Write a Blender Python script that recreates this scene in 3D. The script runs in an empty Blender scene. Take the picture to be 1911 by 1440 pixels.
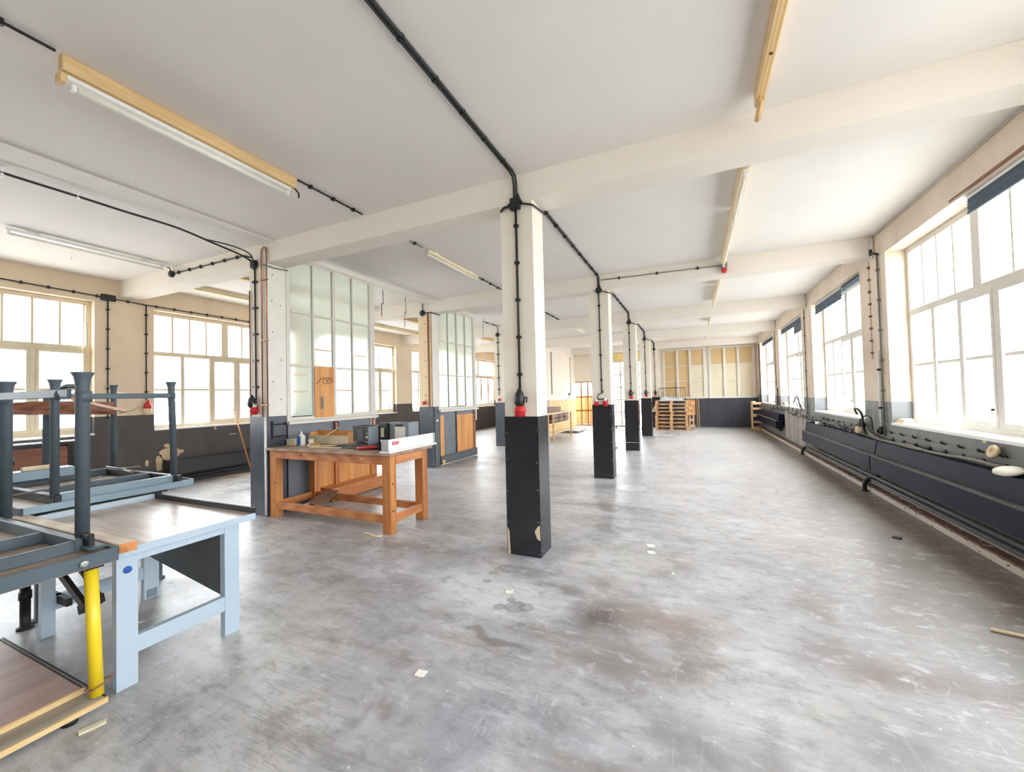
import bpy, bmesh, math, random
from mathutils import Vector, Matrix
random.seed(7)
S = bpy.context.scene
C = S.collection
PI = math.pi

# ---------------------------------------------------------------- camera
yaw, pitch, roll = -0.4224, 0.0239, -0.0239
fw = Vector((math.sin(yaw)*math.cos(pitch), math.cos(yaw)*math.cos(pitch), math.sin(pitch)))
rt = Vector((math.cos(yaw), -math.sin(yaw), 0)); up = rt.cross(fw)
r2 = rt*math.cos(roll)+up*math.sin(roll); u2 = -rt*math.sin(roll)+up*math.cos(roll)
cd = bpy.data.cameras.new('camera'); cam = bpy.data.objects.new('camera', cd); C.objects.link(cam)
M = Matrix((r2, u2, -fw)).transposed().to_4x4(); M.translation = Vector((0, 0, 1.5)); cam.matrix_world = M
cd.sensor_fit = 'HORIZONTAL'; cd.sensor_width = 36; cd.lens = 752.78/1911*36
cd.clip_start = .05; cd.clip_end = 300
S.camera = cam
# ---------------------------------------------------------------- light and exposure
w = bpy.data.worlds.new('overcast_sky'); S.world = w; w.use_nodes = True
bg = w.node_tree.nodes['Background']; bg.inputs[1].default_value = 4.2
_nt = w.node_tree; _tc = _nt.nodes.new('ShaderNodeTexCoord'); _sp = _nt.nodes.new('ShaderNodeSeparateXYZ'); _cr = _nt.nodes.new('ShaderNodeValToRGB')
_nt.links.new(_tc.outputs['Generated'], _sp.inputs[0]); _mr = _nt.nodes.new('ShaderNodeMapRange'); _mr.inputs[1].default_value = -.25; _mr.inputs[2].default_value = .25
_nt.links.new(_sp.outputs[2], _mr.inputs[0]); _nt.links.new(_mr.outputs[0], _cr.inputs[0]); _nt.links.new(_cr.outputs[0], bg.inputs[0])
_cr.color_ramp.elements[0].color = (.46, .45, .43, 1); _cr.color_ramp.elements[1].color = (.95, .97, 1, 1)   # pale ground below an overcast sky
S.view_settings.view_transform = 'Standard'; S.view_settings.look = 'None'
S.view_settings.gamma = 1; S.view_settings.use_curve_mapping = False
S.view_settings.exposure = 1.98
cy = S.cycles
cy.use_denoising = True; cy.filter_width = 1.0; cy.max_bounces = 12; cy.diffuse_bounces = 8; cy.glossy_bounces = 4
cy.transmission_bounces = 8; cy.transparent_max_bounces = 40; cy.sample_clamp_indirect = 12
cy.caustics_reflective = False; cy.caustics_refractive = False

# ---------------------------------------------------------------- room measures
Y0, LB = 3.515, 3.682
def Yk(k): return Y0+k*LB
HB, HC, HW = 3.34, 3.61, 1.30
XR, XL, YF, YB = 2.36, -8.92, 18.75, -4.2
COLX, LCX, CW, CD = -1.66, -5.45, .33, .28

def portal(x, y0, y1, z0, z1, side, axis='x'):
    l = bpy.data.lights.new('window_portal', 'AREA'); l.shape = 'RECTANGLE'
    l.cycles.is_portal = True
    o = bpy.data.objects.new('window_portal', l); C.objects.link(o)
    l.size = z1-z0; l.size_y = y1-y0
    if axis == 'x':
        o.location = (x, (y0+y1)/2, (z0+z1)/2); o.rotation_euler = (0, PI/2*side, 0)
    else:
        l.size = y1-y0; l.size_y = z1-z0
        o.location = ((y0+y1)/2, x, (z0+z1)/2); o.rotation_euler = (-PI/2, 0, 0)
BAYS = [-2, -1, 0, 1, 2, 3]
def wr(k): return Yk(k)+.568, Yk(k+1)-.33          # right openings
def wl(k): return Yk(k)+.495, Yk(k+1)-.305         # left openings
for k in BAYS:
    a, b = wr(k); portal(XR+.36, a, b, 1.03, 3.28, 1)
    a, b = wl(k); portal(XL-.36, a, b, 1.05, 3.22, -1)

# ---------------------------------------------------------------- materials
def newmat(name):
    m = bpy.data.materials.new(name); m.use_nodes = True
    nt = m.node_tree; return m, nt, nt.nodes['Principled BSDF']
def nd(nt, t, **k):
    n = nt.nodes.new(t)
    for a, v in k.items(): setattr(n, a, v)
    return n
def lk(nt, a, b): nt.links.new(a, b)
def c4(c): return (c[0], c[1], c[2], 1)
def srgb(r, g, b):
    f = lambda v: (v/255/12.92 if v/255 <= .04045 else ((v/255+.055)/1.055)**2.4)
    return (f(r), f(g), f(b))
def mixc(nt, fac, a, b):
    n = nd(nt, 'ShaderNodeMix', data_type='RGBA')
    for i, v in ((0, fac), (6, a), (7, b)):
        if hasattr(v, 'links') or hasattr(v, 'is_linked'): lk(nt, v, n.inputs[i])
        elif i == 0: n.inputs[0].default_value = v
        else: n.inputs[i].default_value = c4(v)
    return n.outputs[2]
def math_(nt, op, a, b=None, clamp=False):
    n = nd(nt, 'ShaderNodeMath', operation=op); n.use_clamp = clamp
    for i, v in ((0, a), (1, b)):
        if v is None: continue
        if hasattr(v, 'is_linked'): lk(nt, v, n.inputs[i])
        else: n.inputs[i].default_value = v
    return n.outputs[0]
def coords(nt, scale=(1, 1, 1), world=False, rot=(0, 0, 0)):
    mp = nd(nt, 'ShaderNodeMapping'); mp.inputs['Scale'].default_value = scale; mp.inputs['Rotation'].default_value = rot
    if world: lk(nt, nd(nt, 'ShaderNodeNewGeometry').outputs['Position'], mp.inputs[0])
    else: lk(nt, nd(nt, 'ShaderNodeTexCoord').outputs['Object'], mp.inputs[0])
    return mp.outputs[0]
def noise(nt, vec, scale, detail=4, rough=.55, dist=0):
    n = nd(nt, 'ShaderNodeTexNoise'); lk(nt, vec, n.inputs['Vector'])
    n.inputs['Scale'].default_value = scale; n.inputs['Detail'].default_value = detail
    n.inputs['Roughness'].default_value = rough; n.inputs['Distortion'].default_value = dist
    return n.outputs['Fac']
def ramp(nt, fac, a, b, lo=0, hi=1):
    n = nd(nt, 'ShaderNodeMapRange'); n.clamp = True
    lk(nt, fac, n.inputs[0])
    for i, v in ((1, a), (2, b), (3, lo), (4, hi)): n.inputs[i].default_value = v
    return n.outputs[0]
def bump(nt, bs, h, s=.2, d=.01):
    b = nd(nt, 'ShaderNodeBump'); b.inputs['Strength'].default_value = s; b.inputs['Distance'].default_value = d
    lk(nt, h, b.inputs['Height']); lk(nt, b.outputs[0], bs.inputs['Normal'])
def plain(name, col, rough=.5, metal=0, var=.12, scale=6, bs_=.08, spec=.5):
    m, nt, b = newmat(name)
    v = coords(nt); n = noise(nt, v, scale)
    lk(nt, mixc(nt, ramp(nt, n, .3, .7), tuple(c*(1-var) for c in col), tuple(min(1, c*(1+var)) for c in col)), b.inputs['Base Color'])
    b.inputs['Roughness'].default_value = rough; b.inputs['Metallic'].default_value = metal
    b.inputs['Specular IOR Level'].default_value = spec
    bump(nt, b, noise(nt, v, scale*12, 2), bs_, .004)
    return m
def wood(name, c1, c2, along='x', rough=.5, scale=1.0, wave=.3):
    m, nt, b = newmat(name)
    s = {'x': (1.2, 16, 16), 'y': (16, 1.2, 16), 'z': (16, 16, 1.2)}[along]
    v = coords(nt, tuple(a*scale for a in s))
    g = noise(nt, v, 1.6, 5, .6, .9)
    w_ = nd(nt, 'ShaderNodeTexWave'); w_.inputs['Scale'].default_value = .8; w_.inputs['Distortion'].default_value = 5
    w_.inputs['Detail'].default_value = 2; lk(nt, v, w_.inputs[0])
    f = math_(nt, 'ADD', math_(nt, 'MULTIPLY', g, 1-wave), math_(nt, 'MULTIPLY', w_.outputs['Fac'], wave))
    col = mixc(nt, ramp(nt, f, .3, .7), c1, c2)
    big = noise(nt, coords(nt), 3, 2)
    col = mixc(nt, ramp(nt, big, .45, .75, 0, .35), col, tuple(x*.72 for x in c1))
    lk(nt, col, b.inputs['Base Color']); b.inputs['Roughness'].default_value = rough
    bump(nt, b, f, .12, .003)
    return m
def twotone(name, low, high, z, lrough=.38, hrough=.75, stain=(.55, .45, .33), st=.25, scale=1.2):
    m, nt, b = newmat(name)
    geo = nd(nt, 'ShaderNodeNewGeometry'); sx = nd(nt, 'ShaderNodeSeparateXYZ'); lk(nt, geo.outputs['Position'], sx.inputs[0])
    v = coords(nt, world=True)
    n1 = noise(nt, v, scale, 5, .6, .4); n2 = noise(nt, coords(nt, (1, 1, .25), True), 5, 4)
    hi = mixc(nt, ramp(nt, n1, .45, .8, 0, st), high, stain)
    hi = mixc(nt, ramp(nt, n2, .5, .8, 0, .16), hi, tuple(c*.6 for c in high))
    lo = mixc(nt, ramp(nt, n2, .35, .75, 0, .6), low, tuple(min(1, c*1.5+.012) for c in low))
    f = math_(nt, 'GREATER_THAN', sx.outputs[2], z)
    lk(nt, mixc(nt, f, lo, hi), b.inputs['Base Color'])
    r = nd(nt, 'ShaderNodeMapRange'); lk(nt, f, r.inputs[0]); r.inputs[3].default_value = lrough; r.inputs[4].default_value = hrough
    lk(nt, r.outputs[0], b.inputs['Roughness'])
    bump(nt, b, noise(nt, v, 30, 3), .12, .004)
    return m

CREAM = srgb(226, 216, 200); WHITE = srgb(238, 236, 230)
m_ceil = plain('ceiling_paint', srgb(230, 226, 221), .9, var=.035, scale=.7)
m_beam = plain('beam_paint', srgb(230, 223, 213), .85, var=.03, scale=.8)
m_col = twotone('column_paint', srgb(52, 52, 56), srgb(230, 222, 208), HW, .4, .7, srgb(180, 160, 135), .2)
m_clad = plain('charcoal_cladding', srgb(30, 31, 37), .22, var=.3, scale=5, bs_=.03, spec=.7)
m_cladL = plain('slate_pillar_cladding', srgb(70, 74, 84), .3, var=.15, scale=5, bs_=.03, spec=.5)
m_clad2 = plain('slate_cladding', srgb(110, 114, 122), .36, var=.12, scale=5)
m_wallL = twotone('left_wall_paint', srgb(66, 62, 62), srgb(226, 208, 182), 1.315, .45, .8, srgb(190, 165, 135), .45)
m_wallR = twotone('right_wall_paint', srgb(112, 114, 114), srgb(222, 208, 190), 1.30, .5, .8, srgb(176, 156, 134), .6)
m_wallF = twotone('far_wall_paint', srgb(58, 62, 72), srgb(236, 230, 218), 1.2, .35, .8, srgb(225, 205, 180), .3)
m_frame = plain('window_frame_paint', srgb(216, 212, 202), .5, var=.05, scale=3)
m_frameL = plain('aged_window_frame_paint', srgb(214, 202, 176), .5, var=.1, scale=3)
m_sill = plain('window_sill_stone', srgb(240, 240, 240), .35, var=.03)
m_blk = plain('black_plastic', srgb(28, 30, 31), .45, var=.2)
m_cable = plain('black_cable', srgb(34, 37, 37), .5, var=.2)
m_gcable = plain('grey_cable', srgb(120, 117, 108), .55, var=.12)
m_red = plain('red_plastic', srgb(196, 40, 46), .35, var=.08)
m_whitep = plain('white_plastic', srgb(235, 235, 232), .4, var=.04)
m_copper = plain('copper_pipe', srgb(158, 108, 88), .35, .6, .15)
m_pinew = wood('pine_wood', srgb(230, 200, 150), srgb(204, 164, 106), 'y', .55)
m_pinepale = wood('pale_wood', srgb(236, 222, 188), srgb(220, 198, 152), 'y', .55)
m_bx = wood('bench_wood_x', srgb(206, 138, 82), srgb(166, 96, 50), 'x', .45)
m_by = wood('bench_wood_y', srgb(212, 148, 90), srgb(176, 104, 56), 'y', .45)
m_bz = wood('bench_wood_z', srgb(208, 142, 80), srgb(168, 98, 48), 'z', .45)
m_btop = wood('bench_top_board', srgb(178, 150, 130), srgb(140, 112, 94), 'x', .55)
m_ply = wood('orange_plywood', srgb(226, 164, 96), srgb(200, 130, 68), 'z', .5, .5)
m_redwood = wood('reddish_brown_board', srgb(150, 98, 74), srgb(112, 66, 46), 'y', .45)
m_palwood = wood('pallet_wood', srgb(226, 190, 146), srgb(190, 144, 100), 'x', .7)
m_hard = plain('brown_hardboard', srgb(128, 98, 80), .6, var=.1)
m_blue = plain('light_blue_paint', srgb(176, 192, 205), .4, var=.04, scale=2)
m_bluedk = plain('grey_blue_steel', srgb(80, 92, 100), .48, .12, .14, 4)
m_blueb = plain('beam_blue_steel', srgb(132, 152, 164), .38, .2, .08, 3)
m_dkpanel = plain('dark_grey_panel', srgb(84, 88, 90), .5, var=.08)
m_yellow = plain('yellow_paint', srgb(240, 208, 40), .35, var=.06, scale=3)
m_dark = plain('dark_steel', srgb(38, 38, 38), .5, .3, .2)
m_rad = plain('radiator_navy_enamel', srgb(22, 27, 46), .5, var=.15, scale=2.5, spec=.15)
m_radedge = plain('radiator_edge_grey', srgb(62, 64, 62), .45, var=.1)
m_radL = plain('dark_radiator_enamel', srgb(40, 41, 44), .4, var=.15)
m_pipe = plain('grey_pipe_paint', srgb(120, 118, 112), .5, var=.15)
m_tan = plain('tan_board', srgb(206, 178, 132), .7, var=.08, scale=2)
m_tan2 = plain('pale_tan_board', srgb(216, 206, 180), .7, var=.06, scale=2)
m_blind = plain('slate_blue_cloth', srgb(84, 98, 112), .8, var=.1, scale=10)
m_paper = plain('white_paper', srgb(236, 232, 222), .8, var=.04)
m_cream = plain('cream_paper', srgb(224, 204, 170), .8, var=.1)
m_crate = plain('dark_grey_plastic', srgb(46, 49, 50), .4, var=.1)
m_crate2 = plain('steel_grey_plastic', srgb(128, 138, 146), .35, var=.08)
m_alu = plain('aluminium', srgb(190, 192, 192), .3, .8, .06)
m_lblue = plain('blue_print', srgb(30, 80, 160), .4, var=.05)
m_yelw = plain('yellow_brown_tape', srgb(200, 150, 60), .5, var=.1)
m_curb = None

def glass(name, tint=(.97, .99, 1), fac=.08):
    m, nt, b = newmat(name); nt.nodes.remove(b)
    t = nd(nt, 'ShaderNodeBsdfTransparent'); t.inputs[0].default_value = c4(tint)
    g = nd(nt, 'ShaderNodeBsdfGlossy'); g.inputs['Roughness'].default_value = .05
    mx = nd(nt, 'ShaderNodeMixShader'); mx.inputs[0].default_value = fac
    lk(nt, t.outputs[0], mx.inputs[1]); lk(nt, g.outputs[0], mx.inputs[2]); lk(nt, mx.outputs[0], nt.nodes['Material Output'].inputs[0])
    return m
m_glass = glass('clear_glass')
def frosted(name, col, tr=.45):
    m, nt, b = newmat(name); nt.nodes.remove(b)
    r = nd(nt, 'ShaderNodeBsdfRefraction'); r.inputs['Roughness'].default_value = .35; r.inputs['IOR'].default_value = 1.12; r.inputs[0].default_value = c4(col)
    t = nd(nt, 'ShaderNodeBsdfTranslucent'); t.inputs[0].default_value = c4(col)
    mx = nd(nt, 'ShaderNodeMixShader'); mx.inputs[0].default_value = tr
    lk(nt, r.outputs[0], mx.inputs[1]); lk(nt, t.outputs[0], mx.inputs[2]); lk(nt, mx.outputs[0], nt.nodes['Material Output'].inputs[0])
    return m
m_frost = frosted('frosted_glass', (.93, .97, .92), .35)

# ---- the floor: polished concrete with stains, scuffs and dust
def floor_mat():
    m, nt, b = newmat('stained_concrete')
    P = coords(nt, world=True)
    big = noise(nt, P, .55, 5, .6, .6); mid = noise(nt, P, 2.2, 6, .62, .5); fine = noise(nt, P, 22, 4, .6)
    a1 = noise(nt, coords(nt, (.35, 2.4, 1), True), 1.5, 5, .6, .6)
    a2 = noise(nt, coords(nt, (1, 1, 1), True, (0, 0, .55)), 1, 3)
    col = mixc(nt, ramp(nt, big, .35, .65), srgb(146, 147, 157), srgb(194, 192, 189))
    col = mixc(nt, ramp(nt, mid, .52, .72, 0, .65), col, srgb(206, 207, 212))
    col = mixc(nt, ramp(nt, mid, .47, .3, 0, .75), col, srgb(124, 119, 116))
    col = mixc(nt, ramp(nt, a1, .55, .75, 0, .5), col, srgb(216, 216, 218))
    col = mixc(nt, ramp(nt, a1, .46, .3, 0, .6), col, srgb(128, 123, 117))
    sx = nd(nt, 'ShaderNodeSeparateXYZ'); lk(nt, P, sx.inputs[0])
    # warped position for stains
    wn = nd(nt, 'ShaderNodeTexNoise'); wn.inputs['Scale'].default_value = 3.5; wn.inputs['Detail'].default_value = 4; lk(nt, P, wn.inputs['Vector'])
    wv = nd(nt, 'ShaderNodeVectorMath', operation='MULTIPLY_ADD'); lk(nt, wn.outputs['Color'], wv.inputs[0]); wv.inputs[1].default_value = (.36, .36, 0)
    off = nd(nt, 'ShaderNodeVectorMath', operation='ADD'); lk(nt, P, off.inputs[0]); off.inputs[1].default_value = (-.18, -.18, 0)
    lk(nt, off.outputs[0], wv.inputs[2])
    def blob(src, x, y, rx, ry, soft=.5):
        s = nd(nt, 'ShaderNodeVectorMath', operation='SUBTRACT'); lk(nt, src, s.inputs[0]); s.inputs[1].default_value = (x, y, 0)
        k = nd(nt, 'ShaderNodeVectorMath', operation='MULTIPLY'); lk(nt, s.outputs[0], k.inputs[0]); k.inputs[1].default_value = (1/rx, 1/ry, 0)
        l = nd(nt, 'ShaderNodeVectorMath', operation='LENGTH'); lk(nt, k.outputs[0], l.inputs[0])
        return ramp(nt, l.outputs['Value'], 1, 1-soft)
    W = wv.outputs[0]
    # brown dirt along the window wall, its colour deepened to offset strong window light
    br = math_(nt, 'ADD', sx.outputs[0], math_(nt, 'MULTIPLY', a1, 1.6))
    col = mixc(nt, math_(nt, 'MULTIPLY', ramp(nt, br, 1.2, 2.7), .88), col, srgb(118, 108, 95))
    # stronger light down the two aisles, painted as paler floor colour
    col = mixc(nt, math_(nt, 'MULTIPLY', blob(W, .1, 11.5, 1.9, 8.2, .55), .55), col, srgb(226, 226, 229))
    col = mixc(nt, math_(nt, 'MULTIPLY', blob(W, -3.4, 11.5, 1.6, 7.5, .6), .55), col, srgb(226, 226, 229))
    # the scrubbed pale rectangle and the oily patches round it
    col = mixc(nt, math_(nt, 'MULTIPLY', blob(W, -1.5, 2.75, .75, .42, .5), .75), col, srgb(214, 215, 218))
    for (x, y, rx, ry, s, c, so) in (
        (-.60, 2.70, .33, .34, .95, (88, 80, 80), .8), (-.25, 2.85, .5, .3, .75, (142, 122, 112), .8), (-.35, 2.35, .45, .25, .6, (110, 104, 102), .9), (-1.2, 2.27, .34, .055, .7, (108, 104, 102), .6),
        (-1.55, 3.17, .16, .05, .6, (128, 124, 120), .5), (-1.0, 3.0, .35, .06, .6, (120, 114, 110), .7), (-.5, 2.3, .3, .22, .45, (122, 112, 108), .8),
        (1.1, 2.75, .8, .2, .75, (112, 92, 86), .8), (.35, 1.85, .5, .18, .4, (122, 120, 120), .8), (-2.8, 3.35, .8, .22, .55, (120, 106, 98), .8),
        (-1.0, 5.4, .7, .3, .5, (128, 120, 112), .8), (-2.2, 4.2, .9, .3, .4, (132, 120, 112), .8), (-3.6, 1.45, .7, .5, .5, (112, 106, 98), .8), (-1.9, 1.6, .35, .2, .4, (120, 120, 122), .9), (-2.1, 2.6, .5, .12, .45, (118, 112, 106), .9), (-.1, 1.9, .25, .3, .5, (104, 106, 110), .9), (.75, 2.2, .3, .2, .5, (106, 108, 110), .9), (-.9, 4.6, .5, .12, .5, (116, 110, 104), .9),
        (1.7, 3.6, .7, .3, .5, (112, 100, 92), .8), (-1.1, 1.0, .8, .4, .3, (140, 142, 148), .8)):
        col = mixc(nt, math_(nt, 'MULTIPLY', blob(W, x, y, rx, ry, so), s), col, srgb(*c))
    for (x, y, r) in ((-1.2, 2.64, .085), (-1.31, 2.60, .05), (-1.27, 2.72, .035), (-1.13, 2.66, .06), (-1.56, 3.22, .06), (-1.60, 3.08, .045), (-1.58, 2.93, .04), (-1.08, 2.45, .03)):
        col = mixc(nt, math_(nt, 'MULTIPLY', blob(P, x, y, r, r, .12), .55), col, srgb(118, 116, 112))
    # pale ring far down the aisle
    col = mixc(nt, math_(nt, 'MULTIPLY', blob(P, -.93, 6.6, .24, .24, .2), .5), col, srgb(228, 228, 226))
    d1 = noise(nt, coords(nt, (1, 1.6, 1), True, (0, 0, .3)), 6.5, 6, .68, .4)
    col = mixc(nt, ramp(nt, d1, .48, .3, 0, .6), col, srgb(118, 115, 114)); col = mixc(nt, ramp(nt, d1, .55, .72, 0, .6), col, srgb(214, 215, 222))
    # scratches and scuffs
    for (sc, rot, th, amt, c) in (((.7, 9, 1), .15, .01, .3, (226, 226, 228)), ((9, .6, 1), .08, .01, .3, (222, 222, 222)), ((3, 26, 1), -.7, .03, .4, (110, 110, 114)), ((2, 20, 1), .1, .03, .28, (120, 118, 116)),
                                   ((1, 14, 1), -.75, .014, .35, (112, 112, 114)), ((1.2, 1.5, 1), .9, .004, .22, (225, 225, 226))):
        s = noise(nt, coords(nt, sc, True, (0, 0, rot)), 1.3, 2, .5, .3)
        l = ramp(nt, math_(nt, 'ABSOLUTE', math_(nt, 'SUBTRACT', s, .5)), th, 0)
        msk = ramp(nt, noise(nt, P, 1.1+sc[0]*.1, 3), .48, .62)
        col = mixc(nt, math_(nt, 'MULTIPLY', math_(nt, 'MULTIPLY', l, msk), amt), col, srgb(*c))
    sp = nd(nt, 'ShaderNodeTexVoronoi'); sp.inputs['Scale'].default_value = 7; lk(nt, P, sp.inputs[0])
    col = mixc(nt, math_(nt, 'MULTIPLY', ramp(nt, sp.outputs['Distance'], .05, .03), .6), col, srgb(236, 236, 234))
    col = mixc(nt, ramp(nt, fine, .3, .7, 0, .12), col, srgb(120, 118, 118))
    lk(nt, col, b.inputs['Base Color'])
    lk(nt, ramp(nt, mid, .3, .7, .3, .46), b.inputs['Roughness'])
    b.inputs['Specular IOR Level'].default_value = .45
    bump(nt, b, fine, .03, .002)
    return m
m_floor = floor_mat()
def chipped():
    m, nt, b = newmat('chipped_curb_paint')
    P = coords(nt, world=True); sx = nd(nt, 'ShaderNodeSeparateXYZ'); lk(nt, P, sx.inputs[0])
    n = noise(nt, coords(nt, (1, .8, 1), True), 14, 5, .65)
    z = math_(nt, 'ADD', sx.outputs[2], math_(nt, 'MULTIPLY', n, .06))
    c = mixc(nt, ramp(nt, z, .085, .095), srgb(206, 198, 188), srgb(112, 82, 74))
    c = mixc(nt, ramp(nt, n, .6, .62), c, srgb(216, 208, 196))
    c = mixc(nt, ramp(nt, n, .38, .36), c, srgb(120, 108, 100))
    lk(nt, c, b.inputs['Base Color']); b.inputs['Roughness'].default_value = .7; bump(nt, b, n, .5, .01)
    return m
m_curb = chipped()

# ---------------------------------------------------------------- mesh helpers
WL = {}
class MB:
    def __init__(s): s.v = []; s.f = []; s.sm = []
    def box(s, x0, x1, y0, y1, z0, z1):
        if x0 > x1: x0, x1 = x1, x0
        if y0 > y1: y0, y1 = y1, y0
        if z0 > z1: z0, z1 = z1, z0
        return s.hexa([(x0, y0, z0), (x1, y0, z0), (x1, y1, z0), (x0, y1, z0), (x0, y0, z1), (x1, y0, z1), (x1, y1, z1), (x0, y1, z1)])
    def hexa(s, p):
        n = len(s.v); s.v += [Vector(q) for q in p]
        for f in ((0, 3, 2, 1), (4, 5, 6, 7), (0, 1, 5, 4), (1, 2, 6, 5), (2, 3, 7, 6), (3, 0, 4, 7)):
            s.f.append([n+i for i in f]); s.sm.append(False)
        return s
    def bbox(s, x0, x1, y0, y1, z0, z1, b=.004):
        """box with bevelled vertical edges and top/bottom chamfers"""
        xs = sorted((x0, x1)); ys = sorted((y0, y1)); zs = sorted((z0, z1))
        b = min(b, (xs[1]-xs[0])*.3, (ys[1]-ys[0])*.3, (zs[1]-zs[0])*.3)
        def ring(i, z): return [(xs[0]+i, ys[0], z), (xs[1]-i, ys[0], z), (xs[1], ys[0]+i, z), (xs[1], ys[1]-i, z), (xs[1]-i, ys[1], z), (xs[0]+i, ys[1], z), (xs[0], ys[1]-i, z), (xs[0], ys[0]+i, z)]
        def inner(z): return [(max(min(x, xs[1]-b), xs[0]+b), max(min(y, ys[1]-b), ys[0]+b), z) for x, y, _ in ring(b, z)]
        R = [inner(zs[0]), ring(b, zs[0]+b), ring(b, zs[1]-b), inner(zs[1])]
        n = len(s.v)
        for r in R: s.v += [Vector(q) for q in r]
        for a in range(3):
            for i in range(8):
                j = (i+1) % 8; s.f.append([n+a*8+i, n+a*8+j, n+a*8+8+j, n+a*8+8+i]); s.sm.append(False)
        s.f.append([n+i for i in range(7, -1, -1)]); s.sm.append(False)
        s.f.append([n+24+i for i in range(8)]); s.sm.append(False)
        return s
    def lathe(s, prof, base, axis=(0, 0, 1), n=16):
        ax = Vector(axis).normalized(); t = Vector((1, 0, 0)) if abs(ax.x) < .9 else Vector((0, 1, 0))
        u = ax.cross(t).normalized(); v = ax.cross(u); base = Vector(base); k = len(s.v)
        for r, h in prof:
            for i in range(n):
                a = 2*PI*i/n; s.v.append(base+ax*h+(u*math.cos(a)+v*math.sin(a))*max(r, 1e-4))
        for j in range(len(prof)-1):
            for i in range(n):
                i2 = (i+1) % n; s.f.append([k+j*n+i, k+j*n+i2, k+j*n+n+i2, k+j*n+n+i]); s.sm.append(True)
        s.f.append([k+i for i in range(n-1, -1, -1)]); s.sm.append(False)
        e = k+(len(prof)-1)*n; s.f.append([e+i for i in range(n)]); s.sm.append(False)
        return s
    def cyl(s, a, b, r, n=12, r1=None):
        a = Vector(a); b = Vector(b); return s.lathe([(r, 0), (r if r1 is None else r1, (b-a).length)], a, b-a, n)
    def tube(s, pts, r, n=8, smooth=True):
        P = [Vector(p) for p in pts]
        if smooth and len(P) > 2:
            Q = []
            for i in range(len(P)-1):
                p0 = P[max(i-1, 0)]; p1 = P[i]; p2 = P[i+1]; p3 = P[min(i+2, len(P)-1)]
                for q in range(6):
                    t = q/6; Q.append(.5*((2*p1)+(p2-p0)*t+(2*p0-5*p1+4*p2-p3)*t*t+(-p0+3*p1-3*p2+p3)*t**3))
            Q.append(P[-1]); P = Q
        k = len(s.v); up_ = None
        for i, p in enumerate(P):
            d = (P[min(i+1, len(P)-1)]-P[max(i-1, 0)]).normalized()
            if up_ is None: up_ = Vector((0, 0, 1)) if abs(d.z) < .9 else Vector((1, 0, 0))
            u = (up_-d*up_.dot(d)).normalized(); up_ = u; v = d.cross(u)
            for j in range(n):
                a = 2*PI*j/n; s.v.append(p+(u*math.cos(a)+v*math.sin(a))*r)
        for i in range(len(P)-1):
            for j in range(n):
                j2 = (j+1) % n; s.f.append([k+i*n+j, k+i*n+j2, k+i*n+n+j2, k+i*n+n+j]); s.sm.append(True)
        s.f.append([k+i for i in range(n-1, -1, -1)]); s.sm.append(False)
        e = k+(len(P)-1)*n; s.f.append([e+i for i in range(n)]); s.sm.append(False)
        return s
    def obox(s, c, ax, ay, az):
        c = Vector(c); ax = Vector(ax)/2; ay = Vector(ay)/2; az = Vector(az)/2
        return s.hexa([c-ax-ay-az, c+ax-ay-az, c+ax+ay-az, c-ax+ay-az, c-ax-ay+az, c+ax-ay+az, c+ax+ay+az, c-ax+ay+az])
    def sheet(s, poly, t):
        """a polygon given as 3D points, thickened by the vector t"""
        n = len(s.v); t = Vector(t); k = len(poly)
        s.v += [Vector(p) for p in poly]+[Vector(p)+t for p in poly]
        s.f.append([n+i for i in range(k-1, -1, -1)]); s.sm.append(False)
        s.f.append([n+k+i for i in range(k)]); s.sm.append(False)
        for i in range(k):
            j = (i+1) % k; s.f.append([n+i, n+j, n+k+j, n+k+i]); s.sm.append(False)
        return s
    def build(s, name, m, parent=None, loc=None):
        me = bpy.data.meshes.new(name)
        if parent is not None: o0 = WL[parent.name]
        else:
            if loc is None:
                mn = [min(v[i] for v in s.v) for i in range(3)]; mx = [max(v[i] for v in s.v) for i in range(3)]
                loc = ((mn[0]+mx[0])/2, (mn[1]+mx[1])/2, mn[2])
            o0 = Vector(loc)
        me.from_pydata([v-o0 for v in s.v], [], s.f)
        me.polygons.foreach_set('use_smooth', s.sm); me.materials.append(m); me.update()
        bm = bmesh.new(); bm.from_mesh(me); bmesh.ops.recalc_face_normals(bm, faces=bm.faces); bm.to_mesh(me); bm.free()
        o = bpy.data.objects.new(name, me); C.objects.link(o)
        if parent is not None: o.parent = parent
        else: o.location = o0
        WL[o.name] = o0
        return o
def tag(o, label=None, cat=None, group=None, kind=None):
    if label: o['label'] = label
    if cat: o['category'] = cat
    if group: o['group'] = group
    if kind: o['kind'] = kind
    return o
def thing(name, label, cat, loc, group=None, kind=None):
    o = bpy.data.objects.new(name, None); C.objects.link(o); o.location = loc; o.empty_display_size = .1
    WL[o.name] = Vector(loc); return tag(o, label, cat, group, kind)
def kids(o): return [c for c in bpy.data.objects if c.parent == o]
def copy_tree(o, loc=None, rz=None, parent=None, label=None):
    ch = kids(o); c = o.copy(); C.objects.link(c)
    if parent is not None: c.parent = parent
    if loc is not None: c.location = loc
    if rz is not None: c.rotation_euler = (0, 0, rz)
    if label: c['label'] = label
    WL[c.name] = Vector(loc) if loc is not None else WL.get(o.name, Vector())
    for k in ch: copy_tree(k, parent=c)
    return c
def B(*a): return MB().box(*a)
def BB(*a): return MB().bbox(*a)

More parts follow.
